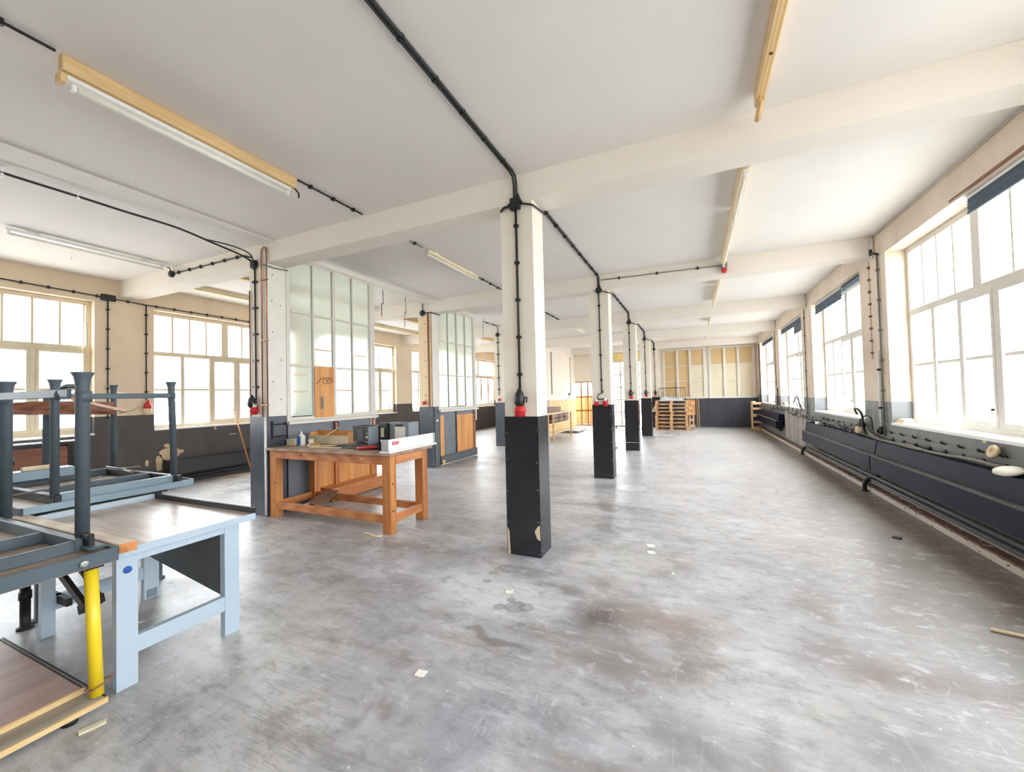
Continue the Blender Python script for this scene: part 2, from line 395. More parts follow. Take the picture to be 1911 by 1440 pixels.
# ---------------------------------------------------------------- shell
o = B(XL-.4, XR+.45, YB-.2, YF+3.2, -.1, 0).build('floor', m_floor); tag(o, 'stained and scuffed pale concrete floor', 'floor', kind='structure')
o = B(XL-.4, XR+.45, YB-.2, YF+.3, HC, HC+.2).build('ceiling', m_ceil); tag(o, 'off white painted concrete ceiling between the beams', 'ceiling', kind='structure')
blabel = {-2: 'beam behind the camera near the back wall', -1: 'cross beam just behind the camera', 0: 'nearest white cross beam, resting on the pillar closest to the camera',
          1: 'white cross beam carrying the red warning lamp', 2: 'white cross beam next behind the one with the red lamp', 3: 'cross beam second to last before the far wall', 4: 'last white cross beam close to the far wall'}
for k in range(-1, 5):
    o = B(XL, XR, Yk(k), Yk(k)+CD, HB, HC-.001).build('ceiling_beam', m_beam); tag(o, blabel[k], 'beam', kind='structure')
o = B(-5.22, -4.95, YB, Y0-.001, HC-.028, HC-.001).build('ceiling_beam', m_ceil); tag(o, 'shallow white casing strip running along the ceiling to the copper piped pillar', 'ceiling strip', kind='structure')

def side_wall(side):
    mb = MB(); X = XR if side > 0 else XL; Xo = X+.36*side
    f = wr if side > 0 else wl; z0, z1 = (1.03, 3.28) if side > 0 else (1.05, 3.22)
    mb.box(X, Xo, YB, YF, 0, z0-.03); mb.box(X, Xo, YB, YF, z1, HC-.001)
    y = YB
    for k in BAYS:
        a, b = f(k)
        mb.box(X, Xo, y, a, z0-.03, z1); y = b
    mb.box(X, Xo, y, YF, z0-.03, z1)
    return mb
o = side_wall(1).build('wall_right', m_wallR); tag(o, 'right window wall, cream plaster above grey paint', 'wall', kind='structure')
o = side_wall(-1).build('wall_left', m_wallL); tag(o, 'left window wall, beige plaster above dark brown grey paint', 'wall', kind='structure')
o = B(XL-.36, XR+.36, YB-.2, YB, 0, HC-.001).build('wall_back', m_wallL); tag(o, 'plain wall behind the camera', 'wall', kind='structure')
# far wall: openings for the glazed lattice (X -5.2..-4.2) and the big glazed door (X -3.45..-1.8)
mb = MB()
mb.box(XL, -5.22, YF, YF+.2, 0, HC-.001); mb.box(-5.22, -4.18, YF, YF+.2, 2.08, HC-.001); mb.box(-4.18, -3.47, YF, YF+.2, 0, HC-.001)
mb.box(-3.47, -1.78, YF, YF+.2, 3.37, HC-.001); mb.box(-1.78, XR, YF, YF+.2, 0, HC-.001)
o = mb.build('wall_far', m_wallF); tag(o, 'far end wall, white above dark blue grey', 'wall', kind='structure')
# inner wall in line with the left pillars
mwi = twotone('inner_wall_paint', srgb(222, 166, 102), srgb(240, 232, 216), 1.27, .55, .8, srgb(230, 210, 180), .3)
o = B(LCX+.1, -5.12, Yk(3)+CD+.001, YF-.001, 0, HB).build('wall_inner', mwi); tag(o, 'inner wall at the far left with orange wood dado below white plaster', 'wall', kind='structure')
o = B(LCX+.1, -5.12, Yk(3)+CD+.001, YF-.001, HB+.001, HC-.001).build('wall_inner_top', m_ceil); o.name = 'wall_inner'; tag(o, 'white strip over the far inner wall', 'wall', kind='structure')

# curb at the foot of the right wall
o = B(XR-.09, XR-.001, YB, YF-.001, 0, .085).build('baseboard_right', m_curb); tag(o, 'chipped reddish brown and white curb at the foot of the window wall', 'curb', kind='structure')

m_strip = twotone('bare_wall_foot', srgb(160, 146, 132), srgb(160, 146, 132), 9, .8, .8)
o = B(XR-.006, XR-.001, YB, 11.2, .085, .37).build('baseboard_right', m_strip); tag(o, 'scuffed beige strip of bare wall below the radiators', 'wall strip', kind='structure')
# columns
clabR = ['pillar nearest the camera, chipped at its foot', 'pillar second from the camera with two red sockets on a loop of cable', 'third pillar of the middle row with a white scrape low down', 'fourth pillar of the middle row, beside the pallet stack', 'half pillar against the far wall behind the pallet stack']
clabL = ['pillar with the copper pipe loop beside the wooden work table', 'beige pillar with brown edge strips at the end of the open partition frame', 'slim looking pillar at the far end of the left row, beyond the second partition', 'last left pillar where the inner wall begins, behind the near pillar']
def column(x, y, lab, chipped_=False, mc=None):
    mc = mc or m_clad
    c = thing('column', lab, 'pillar', (x+CW/2, y+CD/2, 0), kind='structure')
    MB().box(x, x+CW, y, y+CD, 0, HB).build('shaft', m_col, c)
    if chipped_:
        # front sheet with two broken corners, side sheet, bare plaster behind the breaks
        yf = y-.006
        pts = [(x+.03, 0), (x+CW+.004, 0), (x+CW+.004, .15), (x+CW-.03, .17), (x+CW-.055, .235), (x+CW-.02, .285), (x+CW+.004, .30), (x+CW+.004, HW), (x-.004, HW), (x-.004, .26), (x+.022, .22), (x+.026, .1)]
        MB().sheet([(a, yf, z) for a, z in pts], (0, .006, 0)).build('cladding_sheet', m_clad, c)
        MB().sheet([(x+CW-.05, y-.002, .15), (x+CW, y-.002, .13), (x+CW, y-.002, .31), (x+CW-.055, y-.002, .24)], (0, .0018, 0)).build('bare_patch', m_cream, c)
        MB().sheet([(x, y-.002, 0), (x+.03, y-.002, 0), (x+.025, y-.002, .2), (x, y-.002, .26)], (0, .0018, 0)).build('bare_patch', m_cream, c)
    else:
        B(x-.004, x+CW+.004, y-.006, y, .001, HW).build('cladding_sheet', mc, c)
    B(x+CW, x+CW+.006, y, y+CD, .001, HW).build('cladding_sheet', mc, c)
    B(x-.006, x, y, y+CD, .001, HW).build('cladding_sheet', mc, c)
    sc = MB()
    for z in (.05, .32, .62, .9, 1.15):
        for xx in (x+.012, x+CW-.012):
            sc.lathe([(.006, 0), (.004, .004)], (xx, y-.006, z+random.uniform(-.03, .03)), (0, -1, 0), 6)
        sc.lathe([(.006, 0), (.004, .004)], (x+CW+.006, y+.02, z+random.uniform(-.03, .03)), (1, 0, 0), 6)
    o = sc.build('screws', m_alu, c); o['kind'] = 'stuff'
    return c
for k in range(4): column(COLX, Yk(k), clabR[k], k == 0)
column(COLX, Yk(4), clabR[4])
for k in range(4): column(LCX, Yk(k), clabL[k], mc=m_cladL)
# white scrape line on third pillar
tagc = [c for c in bpy.data.objects if c.get('label') == clabR[2]][0]
B(COLX-.002, COLX+CW+.002, Yk(2)-.008, Yk(2)-.006, .2, .208).build('scrape', m_whitep, tagc)

# ---------------------------------------------------------------- windows
wcount = [0]
def window(side, k, mf, lab, posts, upmid, nb, opener=False):
    wcount[0] += 1
    a, b = (wr if side > 0 else wl)(k); z0, z1 = (1.03, 3.28) if side > 0 else (1.05, 3.22)
    Wd = b-a
    X = (XR+.21) if side > 0 else (XL-.13)
    Yu = (lambda u: b-u) if side > 0 else (lambda u: a+u)
    t = thing('window_%d' % wcount[0], lab, 'window', (X, (a+b)/2, z0), kind='structure')
    x0, x1 = X, X+.06*side
    def bar(u0, u1, za, zb, nm='frame', d0=0, d1=1):
        BB(x0+.06*side*d0, x0+.06*side*d1, Yu(u0), Yu(u1), za, zb).build(nm, mf, t)
    bar(0, .06, z0, z1); bar(Wd-.06, Wd, z0, z1); bar(.06, Wd-.06, z1-.07, z1); bar(.06, Wd-.06, z0, z0+.06)
    zt = 2.40; bar(.06, Wd-.06, zt, zt+.075, 'transom')
    bar(upmid, upmid+.13, zt+.075, z1-.07, 'mullion')
    for (ua, ub, n) in ((.06, upmid, nb[0]), (upmid+.13, Wd-.06, nb[1])):
        for i in range(1, n):
            u = ua+(ub-ua)*i/n; bar(u-.014, u+.014, zt+.075, z1-.07, 'glazing_bar', .1, .9)
        for i in range(n):
            B(x0+.03*side, x0+.034*side, Yu(ua+(ub-ua)*i/n+.009), Yu(ua+(ub-ua)*(i+1)/n-.009), zt+.075, z1-.07).build('pane', m_glass, t)
    # lower lights
    edges = [.06]+posts+[Wd-.06]
    for i, p in enumerate(posts): bar(p-.03, p+.03, z0+.06, zt, 'mullion', -.15 if i > 1 else 0)
    for i in range(len(edges)-1):
        ua = edges[i]+(.03 if i else 0); ub = edges[i+1]-(.03 if i < len(edges)-2 else 0)
        if i >= 2:   # opening sash: a deeper frame of its own
            s = MB()
            for (p, q, za, zb) in ((ua, ua+.035, z0+.06, zt), (ub-.035, ub, z0+.06, zt), (ua+.035, ub-.035, z0+.06, z0+.11), (ua+.035, ub-.035, zt-.05, zt)):
                s.box(x0-.012*side, x0+.04*side, Yu(p), Yu(q), za, zb)
            sash = s.build('sash', mf, t); ua += .035; ub -= .035; last = sash
        zl = z0+(.11 if i >= 2 else .06)
        host = sash if i >= 2 else t
        BB(x0+.015*side, x0+.045*side, Yu(ua), Yu(ub), 1.75, 1.785).build('glazing_bar', mf, host)
        for za, zb in ((zl, 1.755), (1.78, zt-(.05 if i >= 2 else 0))):
            B(x0+.03*side, x0+.034*side, Yu(ua), Yu(ub), za, zb).build('pane', m_glass, host)
    # handle
    hy = Yu(posts[2]-.045) if len(posts) > 2 else Yu(posts[-1])
    h = MB().box(x0-.02*side, x0-.012*side, hy-.012, hy+.012, 1.22, 1.32); h.box(x0-.045*side, x0-.03*side, hy-.009, hy+.009, 1.1, 1.27); h.box(x0-.045*side, x0-.012*side, hy-.009, hy+.009, 1.255, 1.275)
    h.build('handle', m_whitep, last)
    if opener:
        yy = b-.10 if side < 0 else a+.1
        s = MB().cyl((x0-.05*side, yy, 1.2), (x0-.05*side, yy, 3.15), .009); s.build('opener_rod', mf, t)
        s = MB().tube([(x0-.05*side, yy, 2.85), (x0-.11*side, yy+.015, 2.8), (x0-.11*side, yy+.015, 2.5), (x0-.05*side, yy, 2.42)], .014); s.cyl((x0-.06*side, yy, 2.38), (x0-.06*side, yy, 2.46), .022)
        s.build('opener_lever', mf, t)
    # sill
    xs = XR-.012 if side > 0 else XL+.012
    B(xs, x0, a-.0, b+.0, z0-.03, z0).build('sill', m_sill if side > 0 else m_sill, t)
    return t
rl = {-2: 'right window far behind the camera', -1: 'right window beside the camera, outside the view', 0: 'large window nearest the camera on the right with the broad slate blue blind',
      1: 'second right window, under the torn two part blind', 2: 'third right window, blind with a hanging flap', 3: 'fourth right window, smallest looking, by the far corner'}
ll = {-2: 'left window far behind the camera', -1: 'left window at the far left edge, seen behind the stacked table legs', 0: 'left window with the leaning stick below it', 1: 'left window seen through the partition glass', 2: 'left window seen past the end of the open partition frame', 3: 'left window near the far corner, beyond the second partition'}
wins = {}
for k in (-1, 0, 1, 2, 3):
    pass
for k in BAYS:
    wins[k] = window(1, k, m_frame, rl[k] if k != 0 else rl[0], [.57, 1.08, 1.65, 2.2], 1.33, (4, 3))
    window(-1, k, m_frameL, ll[k], [.515, 1.02, 1.53, 2.24], 1.23, (4, 5), opener=True)

# ---------------------------------------------------------------- glazed partitions
def partition(ya, lab, wooden):
    X0, X1 = -5.17, -5.11
    t = thing('glazed_partition', lab, 'partition', (-5.14, ya+.85, 0), kind='structure')
    y0 = ya; y1 = ya+1.66; zb, zt = 1.22, 3.555
    BB(X0, X1, y0, y0+.06, zb, zt).build('frame_post', m_frame, t); BB(X0, X1, y1-.08, y1+.04, .9, zt).build('frame_post', m_frame, t)
    BB(X0, X1, y0+.06, y1-.08, zt-.05, zt).build('head_rail', m_frame, t); BB(X0, X1, y0+.06, y1-.08, zb, zb+.05).build('bottom_rail', m_frame, t)
    BB(X1, X1+.07, y0-.02, y1+.03, zb-.045, zb).build('ledge', m_frame, t)
    ys = [y0+.06+(y1-.08-y0-.06)*i/4 for i in range(5)]; zs = [zb+.05, 2.0, 2.765, zt-.05]
    for i in (1, 2, 3):
        wd = .028 if i == 2 else .014
        BB(X0+.01, X1-.005, ys[i]-wd, ys[i]+wd, zb+.05, zt-.05).build('mullion', m_frame, t)
    for i in range(4):
        for j in (1, 2): BB(X0+.015, X1-.01, ys[i]+.02, ys[i+1]-.02, zs[j]-.014, zs[j]+.014).build('glazing_bar', m_frame, t)
        for j in range(3):
            B(-5.142, -5.138, ys[i]+.014, ys[i+1]-.014, zs[j]+.014, zs[j+1]-.014).build('pane', m_frost, t)
    return t, ys
pt, ys = partition(3.80, 'glazed partition behind the wooden work table', True)
# lower part of the first partition
B(-5.17, -5.13, 3.80, 5.50, .9, 1.175).build('upper_panel', m_clad2, pt)
B(-5.17, -5.13, 3.80, 4.22, .02, .9).build('grey_panel', m_clad2, pt)
for ya, yb, mm, nm, pr in ((4.22, 4.30, m_bz, 'wooden_post', .03), (4.30, 4.60, m_ply, 'plywood_panel', 0), (4.60, 4.68, m_bz, 'wooden_post', .03), (4.68, 5.36, m_ply, 'plywood_panel', 0), (5.36, 5.50, m_bz, 'wooden_post', .02)):
    B(-5.17, -5.13+pr, ya, yb, .02, .899).build(nm, mm, pt)
B(-5.13, -4.86, 4.32, 5.50, .02, .2).build('step_plank', m_by, pt)
BB(-5.16, -5.10, 3.79, 3.805, .0, 1.2).build('edge_strip', m_dark, pt)
# handles / metal brackets on the ledge
for y in (4.62, 5.42):
    s = MB().box(-5.11, -5.09, y-.02, y+.02, 1.0, 1.22); s.build('latch_plate', m_copper, pt)
    MB().tube([(-5.09, y, 1.16), (-5.05, y, 1.14), (-5.05, y, 1.05), (-5.09, y, 1.03)], .006).build('latch_handle', m_dark, pt)
# header and far stile of the open frame
BB(-5.17, -5.11, 5.50, 7.14, 3.49, 3.555).build('head_rail', m_frame, pt)
o = thing('wall_bracket', 'black U shaped bracket on the pillar side above the table left end', 'bracket', (-5.1, 3.62, 1.0))
BB(-5.108, -5.09, 3.57, 3.59, 1.0, 1.24).build('plate', m_blk, o)
for z in (1.03, 1.19): MB().cyl((-5.095, 3.59, z), (-5.095, 3.80, z), .008, 8).build('rod', m_blk, o)
# plank taped into one light
o = B(-5.105, -5.095, ys[1]+.0, ys[2]-.03, 1.245, 2.005).build('notice_board', m_ply, None)
tag(o, 'orange wooden board with scribbled curves fixed over a partition pane', 'board')
def scr(pts, r=.005): return MB().tube([(-5.092, ys[1]+.015+(ys[2]-ys[1]-.06)*a, 1.26+.73*b) for a, b in pts], r, 5)
d = scr([(.02, .66), (.25, .75), (.4, .79), (.55, .76), (.62, .7), (.5, .66), (.4, .7), (.45, .77), (.6, .8), (.75, .76), (.8, .7), (.7, .67), (.62, .72), (.72, .79), (.85, .8), (.95, .74), (.9, .69)]); d.build('scribble', m_hard, o)
B(-5.095, -5.088, ys[1]+.10, ys[1]+.145, 1.37, 1.55).build('metal_strip', m_pipe, o)
for z in (1.4, 1.62, 1.83): pass
for (yy, z, l) in ((3.93, 1.86, .2), (3.93, 1.62, .2), (4.66, 1.64, .33), (4.28, 2.25, .3), (5.05, 2.22, .26)):
    o = B(-5.136, -5.13, yy, yy+l, z, z+.022).build('tape_strip', m_cream); tag(o, None, 'tape')
    o['label'] = {1.86: 'upper beige tape strip on the lower left partition pane', 1.62: 'lower beige tape strip on the lower left partition pane', 1.64: 'beige tape strip right of the scribbled board', 2.25: 'beige tape strip above the scribbled board', 2.22: 'beige tape strip in the rightmost partition column'}[z]

pt2, ys2 = partition(7.42, 'second glazed partition with grey and orange door panels below', True)
for ya, yb, mm, nm, pr, za, zb in ((7.46, 7.64, m_ply, 'plywood_strip', 0, .2, 1.1), (7.64, 8.12, m_clad2, 'grey_panel', .0, .2, 1.175), (8.12, 8.17, m_dark, 'dark_gap_strip', .01, .2, 1.175),
                                  (8.17, 8.95, m_ply, 'plywood_panel', 0, .2, 1.08), (8.95, 9.04, m_redwood, 'edge_board', .02, .05, 1.175)):
    B(-5.17, -5.13+pr, ya, yb, za, zb).build(nm, mm, pt2)
B(-5.17, -5.129, 8.17, 8.95, 1.08, 1.175).build('grey_panel', m_clad2, pt2)
B(-5.17, -5.129, 7.46, 7.64, 1.1, 1.175).build('grey_panel', m_clad2, pt2)
B(-5.17, -5.09, 7.46, 9.08, .02, .2).build('bottom_rail', m_dkpanel, pt2)
MB().lathe([(.05, 0), (.05, .03), (.03, .035)], (-5.09, 7.52, .07), (1, 0, 0), 12).build('wheel', m_pinew, pt2)
# flush grey door leaf next to the second left pillar
o = B(-5.16, -5.10, 7.19+CD-.18+.2, 7.455, 0.0, 1.3)
o = B(-5.16, -5.105, 7.481-.001, 7.4825, 0, .01)
# boards on pillar sides
pA = thing('side_board', 'white board dotted with bolts on the side of the copper piped pillar', 'board', (-5.10, 3.66, 0))
B(-5.1195, -5.108, 3.53, 3.79, 1.302, 3.33).build('panel', plain('bolted_white_board', srgb(228, 226, 216), .6, var=.04), pA)
for z in (1.55, 1.8, 2.1, 2.45, 2.8, 3.15):
    for y in (3.6, 3.72):
        if random.random() < .8: MB().lathe([(.008, 0), (.006, .006)], (-5.108, y+random.uniform(-.01, .01), z+random.uniform(-.05, .05)), (1, 0, 0), 8).build('bolt', m_blk, pA)
tag(thing('front_board', 'beige board with black bolts on the front of the second left pillar', 'board', (-5.33, 7.19, 1.3)))
B(-5.43, -5.21, 7.186, 7.1965, 1.302, 3.25).build('panel', plain('warm_beige_board', srgb(232, 208, 170), .6, var=.05), bpy.data.objects['front_board'])
pB = thing('edge_strips', 'brown wooden strips up the right edge of the beige pillar', 'strip', (-5.14, 7.18, 0))
B(-5.2, -5.165, 7.175, 7.19, 1.3, 3.33).build('strip', m_redwood, pB); B(-5.15, -5.12, 7.175, 7.19, 1.3, 3.33).build('strip', m_pinew, pB)
pC = thing('side_board', 'white painted upright beside the beige pillar, bolts on its grey foot', 'board', (-5.1, 7.34, 0))
B(-5.113, -5.10, 7.2, 7.41, 1.302, 3.33).build('panel', m_frame, pC); B(-5.113, -5.10, 7.25, 7.415, .01, 1.3).build('foot_panel', m_dkpanel, pC)
B(-5.10, -5.09, 7.3, 7.36, .98, 1.02).build('bracket', m_whitep, pC)
for z in (1.55, 1.95, 2.3, 2.7, 3.1):
    MB().lathe([(.012, 0), (.008, .008)], (-5.27, 7.186, z), (0, -1, 0), 8).build('bolt', m_blk, bpy.data.objects['front_board'])

# ---------------------------------------------------------------- far wall glazing
def far_unit(xa, xb, lab):
    t = thing('window_%d' % (wcount[0]+1), lab, 'window', ((xa+xb)/2, YF-.03, 1.19), kind='structure'); wcount[0] += 1
    y0, y1 = YF-.07, YF-.001; za, zb = 1.19, 3.34
    for a, b, c, d in ((xa, xa+.1, za, zb), (xb-.1, xb, za, zb), (xa+.1, xb-.1, zb-.08, zb), (xa+.1, xb-.1, za, za+.08)): BB(a, b, y0, y1, c, d).build('frame', m_frame, t)
    xs = [xa+.1+(xb-xa-.2)*i/3 for i in range(4)]; zs = [za+.08+(zb-za-.16)*i/3 for i in range(4)]
    for i in (1, 2): BB(xs[i]-.05, xs[i]+.05, y0-.02, y1, za+.08, zb-.08).build('mullion', m_frame, t)
    for i in range(3):
        for j in (1, 2): BB(xs[i]+.05*(i > 0), xs[i+1]-.05*(i < 2), y0+.01, y1, zs[j]-.015, zs[j]+.015).build('glazing_bar', m_frame, t)
        for j in range(3):
            B(xs[i]+.05*(i > 0), xs[i+1]-.05*(i < 2), YF-.03, YF-.02, zs[j]+.015*(j > 0), zs[j+1]-.015*(j < 2)).build('pane', m_tan if j == 2 or (xa < 0 and i < 2) else m_tan2, t)
    return t
far_unit(-1.2, .50, 'boarded up glazing left on the far wall, above the pallet stack')
far_unit(.60, 2.28, 'boarded up glazing right on the far wall, near the window corner')
o = B(-.28, .05, YF-.03, YF-.002, .5, 1.16).build('plywood_board', m_ply); tag(o, 'orange wooden panel on the far wall right of the pallet stack', 'panel')
for i, x in enumerate((.1, .17)):
    o = B(x, x+.025, YF-.02, YF-.002, 0.01, 1.17).build('trim_%d' % (i+1), m_pinew); tag(o, ['narrow wooden strip beside the orange panel on the far wall', 'second narrow wooden strip on the far wall, right of the first'][i], 'strip', kind='structure')
for x, k in ((-.62, 0),): pass
# glazed lattice door and the warm room behind it
mlat = plain('lattice_brown_frame', srgb(176, 128, 84), .5)
t = thing('door_1', 'brown glazed lattice door at the far left end', 'door', (-4.7, YF+.05, 0), kind='structure')
for a, b, c, d in ((-5.22, -5.16, 0, 2.08), (-4.24, -4.18, 0, 2.08), (-5.16, -4.24, 2.03, 2.08), (-5.16, -4.24, .01, .06)): BB(a, b, YF+.02, YF+.08, c, d).build('frame', mlat, t)
for x in (-4.85, -4.54): B(x-.03, x+.03, YF+.03, YF+.07, .06, 2.03).build('glazing_bar', mlat, t)
for x0_, x1_ in ((-5.16, -4.865), (-4.835, -4.555), (-4.525, -4.24)):
    for z in (.72, 1.36): B(x0_, x1_, YF+.03, YF+.07, z-.035, z+.035).build('glazing_bar', mlat, t)
    for z0_, z1_ in ((.06, .705), (.735, 1.345), (1.375, 2.03)): B(x0_, x1_, YF+.048, YF+.052, z0_, z1_).build('pane', m_glass, t)
t = thing('wooden_cupboard', 'orange wooden cupboard standing behind the lattice door', 'cupboard', (-4.9, YF+1.6, 0))
B(-5.6, -4.5, YF+1.3, YF+1.9, 0, 1.35).build('body', m_ply, t); B(-4.95, -4.52, YF+1.27, YF+1.3, .05, 1.3).build('door', m_by, t); B(-5.58, -4.98, YF+1.27, YF+1.3, .05, 1.3).build('door', m_ply, t)
# big glazed end window
t = thing('door_2', 'tall bright glazed door between the second and third middle pillars', 'door', (-2.6, YF+.05, 0), kind='structure')
for a, b, c, d in ((-3.47, -3.40, 0, 3.37), (-1.85, -1.78, 0, 3.37), (-3.40, -1.85, 3.3, 3.37), (-3.40, -1.85, 2.9, 2.96)): BB(a, b, YF+.02, YF+.09, c, d).build('frame', m_frame, t)
B(-3.40, -1.85, YF+.04, YF+.05, 2.96, 3.3).build('top_panel', plain('pale_yellow_panel', srgb(246, 222, 150), .6), t)
for i in range(4):
    xa = -3.40+1.55*i/4; xb = -3.40+1.55*(i+1)/4
    if i: B(xa-.03, xa+.03, YF+.03, YF+.07, .06, 2.9).build('glazing_bar', m_frame, t)
    for j in range(5):
        za = .06+2.84*j/5; zb = .06+2.84*(j+1)/5
        if j: B(xa+.012, xb-.012, YF+.03, YF+.07, za-.025, za+.025).build('glazing_bar', m_frame, t)
        B(xa+.012, xb-.012, YF+.048, YF+.052, za+.012, zb-.012).build('pane', m_glass, t)

# ---------------------------------------------------------------- cables, conduits, sockets
def clip_at(parent, p, along, normal, wid=.04, m=None):
    a = Vector(along).normalized(); n = Vector(normal).normalized(); s = a.cross(n)
    mb = MB().obox(Vector(p)+n*.014, a*.022, s*wid, n*.028); mb.obox(Vector(p)+n*.03, a*.03, s*wid*.55, n*.01)
    return mb.build('clip', m or m_blk, parent)
def run(pts, r, lab, cat='cable', m=None, n=1, gap=.022, clips=.32, normal=(0, -1, 0), side=(1, 0, 0), name='cable', group=None, wid=.045, cm=None):
    t = thing(name, lab, cat, pts[0], group)
    for i in range(n):
        off = Vector(side)*(i-(n-1)/2)*gap
        MB().tube([Vector(p)+off for p in pts], r, 8, False).build('cable_strand' if n > 1 else 'sheath', m or m_cable, t)
    if clips:
        for a, b in zip(pts, pts[1:]):
            a = Vector(a); b = Vector(b); L = (b-a).length; q = int(L/clips)
            for i in range(q):
                d = (b-a).normalized(); nn = Vector(normal)
                if abs(d.dot(nn)) > .9: continue
                clip_at(t, a+(b-a)*((i+.5)/q)-nn*.016, d, nn, wid, cm)
    return t
def jbox(x, y, z, lab, s=.05, group=None):
    t = thing('junction_box', lab, 'junction box', (x, y, z-s), group)
    BB(x-s*.9, x+s*.9, y-.045, y, z-s, z+s).build('body', m_blk, t)
    BB(x-s*.75, x+s*.75, y-.053, y-.045, z-s*.85, z+s*.85).build('lid', m_blk, t)
    for a, b in (((x-s*1.35, y-.022, z), (x-s*.9, y-.022, z)), ((x+s*.9, y-.022, z), (x+s*1.35, y-.022, z)), ((x, y-.022, z-s*1.4), (x, y-.022, z-s))):
        MB().cyl(a, b, .014).build('cable_gland', m_blk, t)
    return t
CX = -1.49
run([(CX, .3, HC-.014), (CX, 3.40, HC-.014), (CX, 3.47, HC-.03), (CX, 3.496, HC-.1), (CX, 3.496, HB+.02)], .011, 'twin black cable along the ceiling to the pillar nearest the camera', n=2, gap=.026, normal=(0, 0, -1), clips=.32)
t = run([(CX, 3.498, HB-.05), (CX, 3.498, 1.52)], .012, 'black cable running down the front of the nearest pillar', clips=.34)
jbox(CX, 3.511, HB-.02, 'square black junction box atop the nearest pillar', .055)
o = MB().tube([(CX-.07, 3.49, HB-.03), (CX-.12, 3.49, HB-.035), (CX-.16, 3.5, HB-.06)], .012).build('cable_stub', m_cable); tag(o, 'short black cable stub left of the junction box on the nearest pillar', 'cable')
def pear_plug(x, y, z, lab):
    t = thing('black_plug', lab, 'plug', (x, y, z))
    MB().lathe([(.012, .10), (.02, .085), (.04, .05), (.052, 0), (.048, -.04), (.03, -.07), (.01, -.075)], (x, y-.055, z), (0, 0, 1), 16).build('body', m_blk, t)
    MB().lathe([(.05, 0), (.05, .012)], (x, y-.055, z-.005), (0, 0, 1), 16).build('rim', m_dark, t)
    MB().tube([(x+.04, y-.06, z+.0), (x+.075, y-.06, z+.015), (x+.07, y-.06, z-.03)], .007).build('catch', m_blk, t)
    B(x-.02, x+.02, y-.03, y-.0, z-.02, z+.02).build('mount', m_blk, t)
    return t
def red_socket(x, y, z, lab, s=1.0, group=None):
    t = thing('red_socket', lab, 'socket', (x, y, z), group)
    MB().lathe([(.026*s, .075*s), (.026*s, .0)], (x, y-.05*s, z), (0, 0, 1), 14).build('neck', m_whitep, t)
    MB().lathe([(.03*s, .02*s), (.05*s, .0), (.052*s, -.012*s), (.056*s, -.016*s), (.056*s, -.03*s), (.05*s, -.034*s), (.047*s, -.08*s), (.03*s, -.084*s)], (x, y-.05*s-.006, z), (0, 0, 1), 16).build('cup', m_red, t)
    B(x-.018*s, x+.018*s, y-.03*s, y, z-.03*s, z+.03*s).build('mount', m_red, t)
    return t
pear_plug(CX+.012, 3.508, 1.465, 'pear shaped black plug on the nearest pillar')
red_socket(CX+.014, 3.508, 1.385, 'large red socket hanging under the pear shaped plug on the nearest pillar', 1.0)
# branch round the pillar and on along the ceiling
for k in range(4):
    ya = Yk(k)+CD; yb = Yk(k+1)
    nm = ['from the nearest pillar to the second', 'from the second pillar to the third', 'from the third pillar to the fourth', 'beyond the fourth pillar to the far wall'][k]
    t = thing('cable', 'twin black cable along the ceiling '+nm, 'cable', (CX, ya, HC))
    for i, dx in enumerate((-.012, .012)):
        MB().tube([(CX+dx, ya+.012, HB+.0), (CX+dx, ya+.012, HC-.06), (CX+dx, ya+.05, HC-.014), (CX+dx, yb-.08, HC-.014), (CX+dx, yb-.02, HC-.04), (CX+dx, yb-.014, HC-.1), (CX+dx, yb-.014, HB+.03)], .01, 8, False).build('cable_strand', m_cable, t)
    for i in range(9):
        clip_at(t, (CX, ya+.2+(yb-ya-.35)*i/8, HC-.001), (0, 1, 0), (0, 0, -1), .05)
    t = run([(CX+.02, Yk(k)-.014, HB+.08), (CX+.06, Yk(k)-.016, HB-.02), (COLX+CW+.0, Yk(k)-.014, HB-.055), (COLX+CW+.012, Yk(k)+.01, HB-.055), (COLX+CW+.014, Yk(k)+CD+.02, HB-.012), (CX+.14, ya+.03, HB+.05), (CX+.03, ya+.02, HB+.1)][:5], .009, 'thin black cable looping round the head of the %s middle pillar' % ['nearest', 'second', 'third', 'fourth'][k], clips=0)
for k in range(1, 5):
    y = Yk(k); nm = ['', 'second', 'third', 'fourth', 'far wall half'][k]
    jbox(CX, y, HB-.0, 'black junction box atop the %s middle pillar' % nm, .045, 'junction boxes on the middle pillars')
    run([(CX, y-.012, HB-.05), (CX+.006, y-.012, 1.52)], .009, 'black cable running down the front of the %s middle pillar' % nm, clips=.36, group='cables down the middle pillars')
    if k == 1:
        o = MB().tube([(CX, y-.014, 1.56), (CX+.03, y-.02, 1.52), (CX-.05, y-.02, 1.48), (CX-.07, y-.02, 1.42), (CX-.02, y-.02, 1.40), (CX+.06, y-.02, 1.41), (CX+.10, y-.02, 1.37), (CX+.08, y-.02, 1.33)], .008).build('cable_loop', m_cable)
        tag(o, 'curled grey black cable above the two red sockets on the second pillar', 'cable')
        o = MB().tube([(CX-.02, y-.02, 1.41), (CX-.09, y-.02, 1.38), (CX-.09, y-.02, 1.34)], .007).build('cable_loop', m_cable); tag(o, 'short cable end down to the left red socket of the second pillar', 'cable')
        red_socket(CX-.09, y, 1.345, 'left one of the two red sockets on the second middle pillar', .75)
        red_socket(CX+.07, y, 1.35, 'right one of the two red sockets on the second middle pillar', .9)
    else:
        pear_plug(CX, y, 1.49, 'small black plug on the %s middle pillar' % nm); red_socket(CX+.01, y, 1.41, 'small red socket under the plug on the %s middle pillar' % nm, .8)
